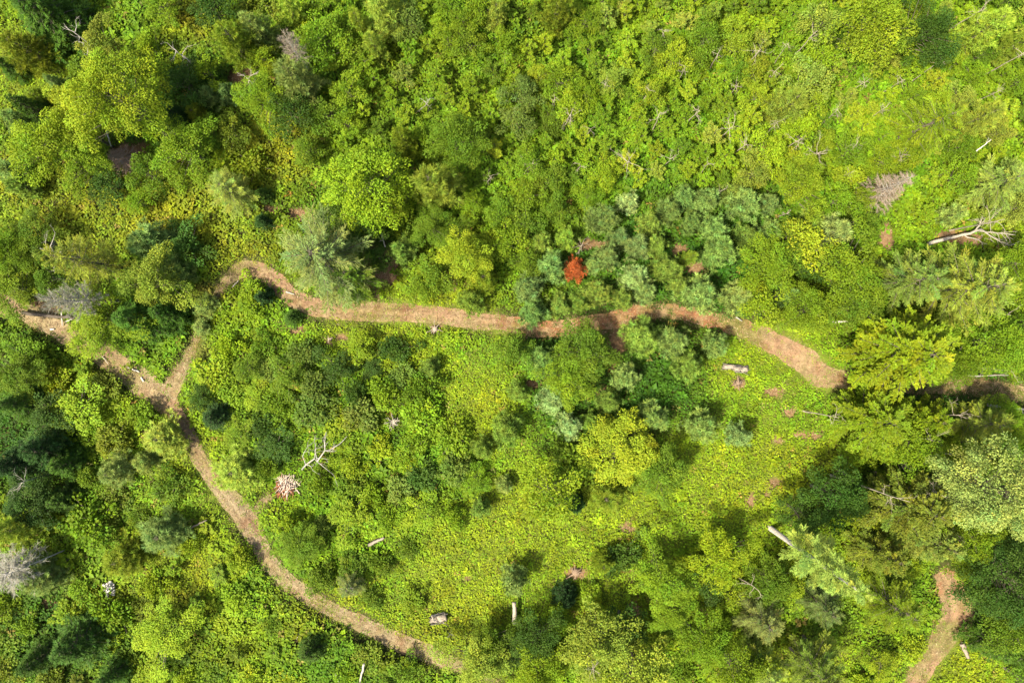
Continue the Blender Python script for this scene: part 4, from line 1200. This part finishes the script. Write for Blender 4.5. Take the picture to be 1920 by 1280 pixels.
log(355, 990, 388, 974, .09, 1.0, 1.6, 'dark thin limb right of the round blue-green tree', (.5, .44, .36), 0, 'dead_limb', 'limb')
log(360, 735, 372, 730, .07, .5, .5, 'small pale twig right of the trail fork', GREYW, 0, 'stick', 'stick')

def rotten_log():
    x, y = px2m(1380, 690, .5)
    e = thing('rotten_log', 'white rotten log with broken ends in the clearing below the pines', 'log', (x, y, gz(x, y) + .22))
    e.rotation_euler = (0, 0, math.radians(-8))
    tb = Tubes(); P = np.stack([np.linspace(-1.3, 1.25, 10), rd.normal(0, .05, 10), rd.normal(0, .03, 10)], 1)
    tb.add(P, .24, .33, 12, .24, rd); part('trunk', tb.mesh('rotten_trunk', M_PALE), e, (.85, .76, .64))
    for k in range(26):
        tb = Tubes(); a = rd.uniform(-1.6, .9); yy = rd.uniform(-.42, .42)
        tb.add(np.array([[a, yy, .12 + rd.random() * .25], [a + rd.uniform(.3, .8), yy + rd.normal(0, .1), .12 + rd.random() * .25]]), rd.uniform(.04, .09), .02, 4)
        part('splinter', tb.mesh('splinter', M_PALE, False), e, tuple(np.array([1.3, 1.2, 1.08]) * rd.uniform(.5, 1.2)))
rotten_log()

def root_stump(px, py, R0, label, color, nroots, name='stump', rise=.2, bare=False, thick=.07):
    x, y = px2m(px, py, .5)
    e = thing(name, label, 'stump' if name == 'stump' else 'root', (x, y, gz(x, y)))
    tb = Tubes(); tb.add(np.array([[0, 0, -.1], [.02, 0, .25], [.03, .02, .55]]), R0 * .42, R0 * .30, 10, .12, rd)
    part('base', tb.mesh('stump_base', M_PALE), e, color)
    for k in range(nroots):
        tb = Tubes(); az = k * 6.283 / nroots + rd.normal(0, .25); L = R0 * rd.uniform(.7, 1.25)
        P = branch_pts(.45, az, L, rise + rd.normal(0, .2), rd.uniform(-.4, .3), 6) + np.concatenate([np.zeros((1, 3)), rd.normal(0, .05, (5, 3))])
        tb.add(P, thick * rd.uniform(.7, 1.3), .02, 5); part('root', tb.mesh('root', M_PALE), e, color)
root_stump(738, 791, .95, 'bleached upturned root with radiating prongs in the central undergrowth', (.95, .9, .8), 22, 'upturned_root', .6, thick=.045)
root_stump(966, 1201, .8, 'small dark-wood root star below the pale lying log', (1.0, .95, .85), 6, 'upturned_root', .1)
root_stump(815, 617, .8, 'grey-pink weathered stump just below the trail', (.85, .72, .62), 8)
root_stump(1384, 718, .8, 'brown weathered stump below the white rotten log', (.6, .45, .34), 9)
root_stump(617, 636, .5, 'small grey-pink stump below the trail at its widest', (.85, .7, .6), 6)
root_stump(1080, 1074, 1.2, 'brown dead root mass lying in the lower clearing', (.62, .46, .34), 8, 'upturned_root', .0, thick=.1)
root_stump(560, 1190, .5, 'small pale stump in the undergrowth below the lower trail', (1.0, .9, .8), 6)
root_stump(376, 614, .4, 'white-tipped dead root beside the forking path', (1.2, 1.15, 1.1), 5, 'upturned_root', .3)

def heap(px, py, rad, n, label, name, cols, lmin, lmax, rmin, rmax, hgt, child, bias=0.):
    x, y = px2m(px, py, hgt * .5)
    e = thing(name, label, 'pile', (x, y, gz(x, y)))
    for k in range(n):
        u = math.sqrt(rd.random()) * rad * .8; a = rd.uniform(0, 6.283)
        c = np.array([u * math.cos(a), u * math.sin(a), .1 + hgt * (1 - (u / rad) ** 2) * rd.uniform(.6, 1)])
        az = math.radians(65) + rd.normal(0, .75); L = rd.uniform(lmin, lmax); el = rd.normal(0, .25)
        d = np.array([math.cos(az) * math.cos(el), math.sin(az) * math.cos(el), math.sin(el)])
        tb = Tubes(); r = rd.uniform(rmin, rmax)
        tb.add(np.array([c - d * L / 2, c + rd.normal(0, .04, 3), c + d * L / 2]), r, r * .7, 5)
        col = cols[0] if (c[1] * .9 + c[0] * .7 + bias + rd.normal(0, .35) > 0) else cols[1]
        part(child, tb.mesh(child, M_PALE), e, tuple(np.array(col) * rd.uniform(.75, 1.15)))
heap(537, 912, 1.45, 110, 'pile of cut sticks, pale above and reddish brown below, beside the trail spur', 'stick_pile', [(1.75, 1.45, 1.25), (.85, .34, .2)], .6, 1.5, .035, .06, .9, 'stick', .35)
heap(205, 1103, .75, 20, 'small heap of white wood pieces in the lower left undergrowth', 'wood_heap', [(2.5, 2.4, 2.3), (2.2, 2.05, 1.95)], .35, .8, .09, .16, .7, 'wood_piece', 1)

def uprooted():
    x, y = px2m(822, 1160, .5)
    e = thing('stump', 'large pale weathered stump with bark edge beside the lower clearing', 'stump', (x, y, gz(x, y)))
    tb = Tubes(); tb.add(np.stack([np.linspace(-.8, .8, 8), np.linspace(-.25, .2, 8), .36 + rd.normal(0, .05, 8)], 1), .34, .42, 14, .22, rd)
    part('base', tb.mesh('stump_base', M_PALE), e, (.8, .7, .58))
    for k in range(10):
        tb = Tubes(); yy = -.5 + k * .11
        tb.add(np.array([[rd.uniform(-1.0, -.6), yy - .12, .42 + rd.random() * .3], [rd.uniform(.4, 1.0), yy + .15, .45 + rd.random() * .3]]), rd.uniform(.06, .11), .05, 4, .2, rd)
        part('slab', tb.mesh('slab', M_PALE, False), e, tuple(np.array([1.15, 1.05, .9]) * rd.uniform(.55, 1.2)))
    for k in range(16):
        tb = Tubes(); a = rd.uniform(-1, .9); yy = rd.uniform(-.45, .55)
        tb.add(np.array([[a, yy, .55 + rd.random() * .3], [a + rd.uniform(.2, .7), yy + rd.normal(0, .25), .55 + rd.random() * .3]]), rd.uniform(.03, .08), .02, 4)
        part('root', tb.mesh('root', M_PALE), e, (1.3, 1.2, 1.05) if k % 3 else (.4, .33, .28))
uprooted()
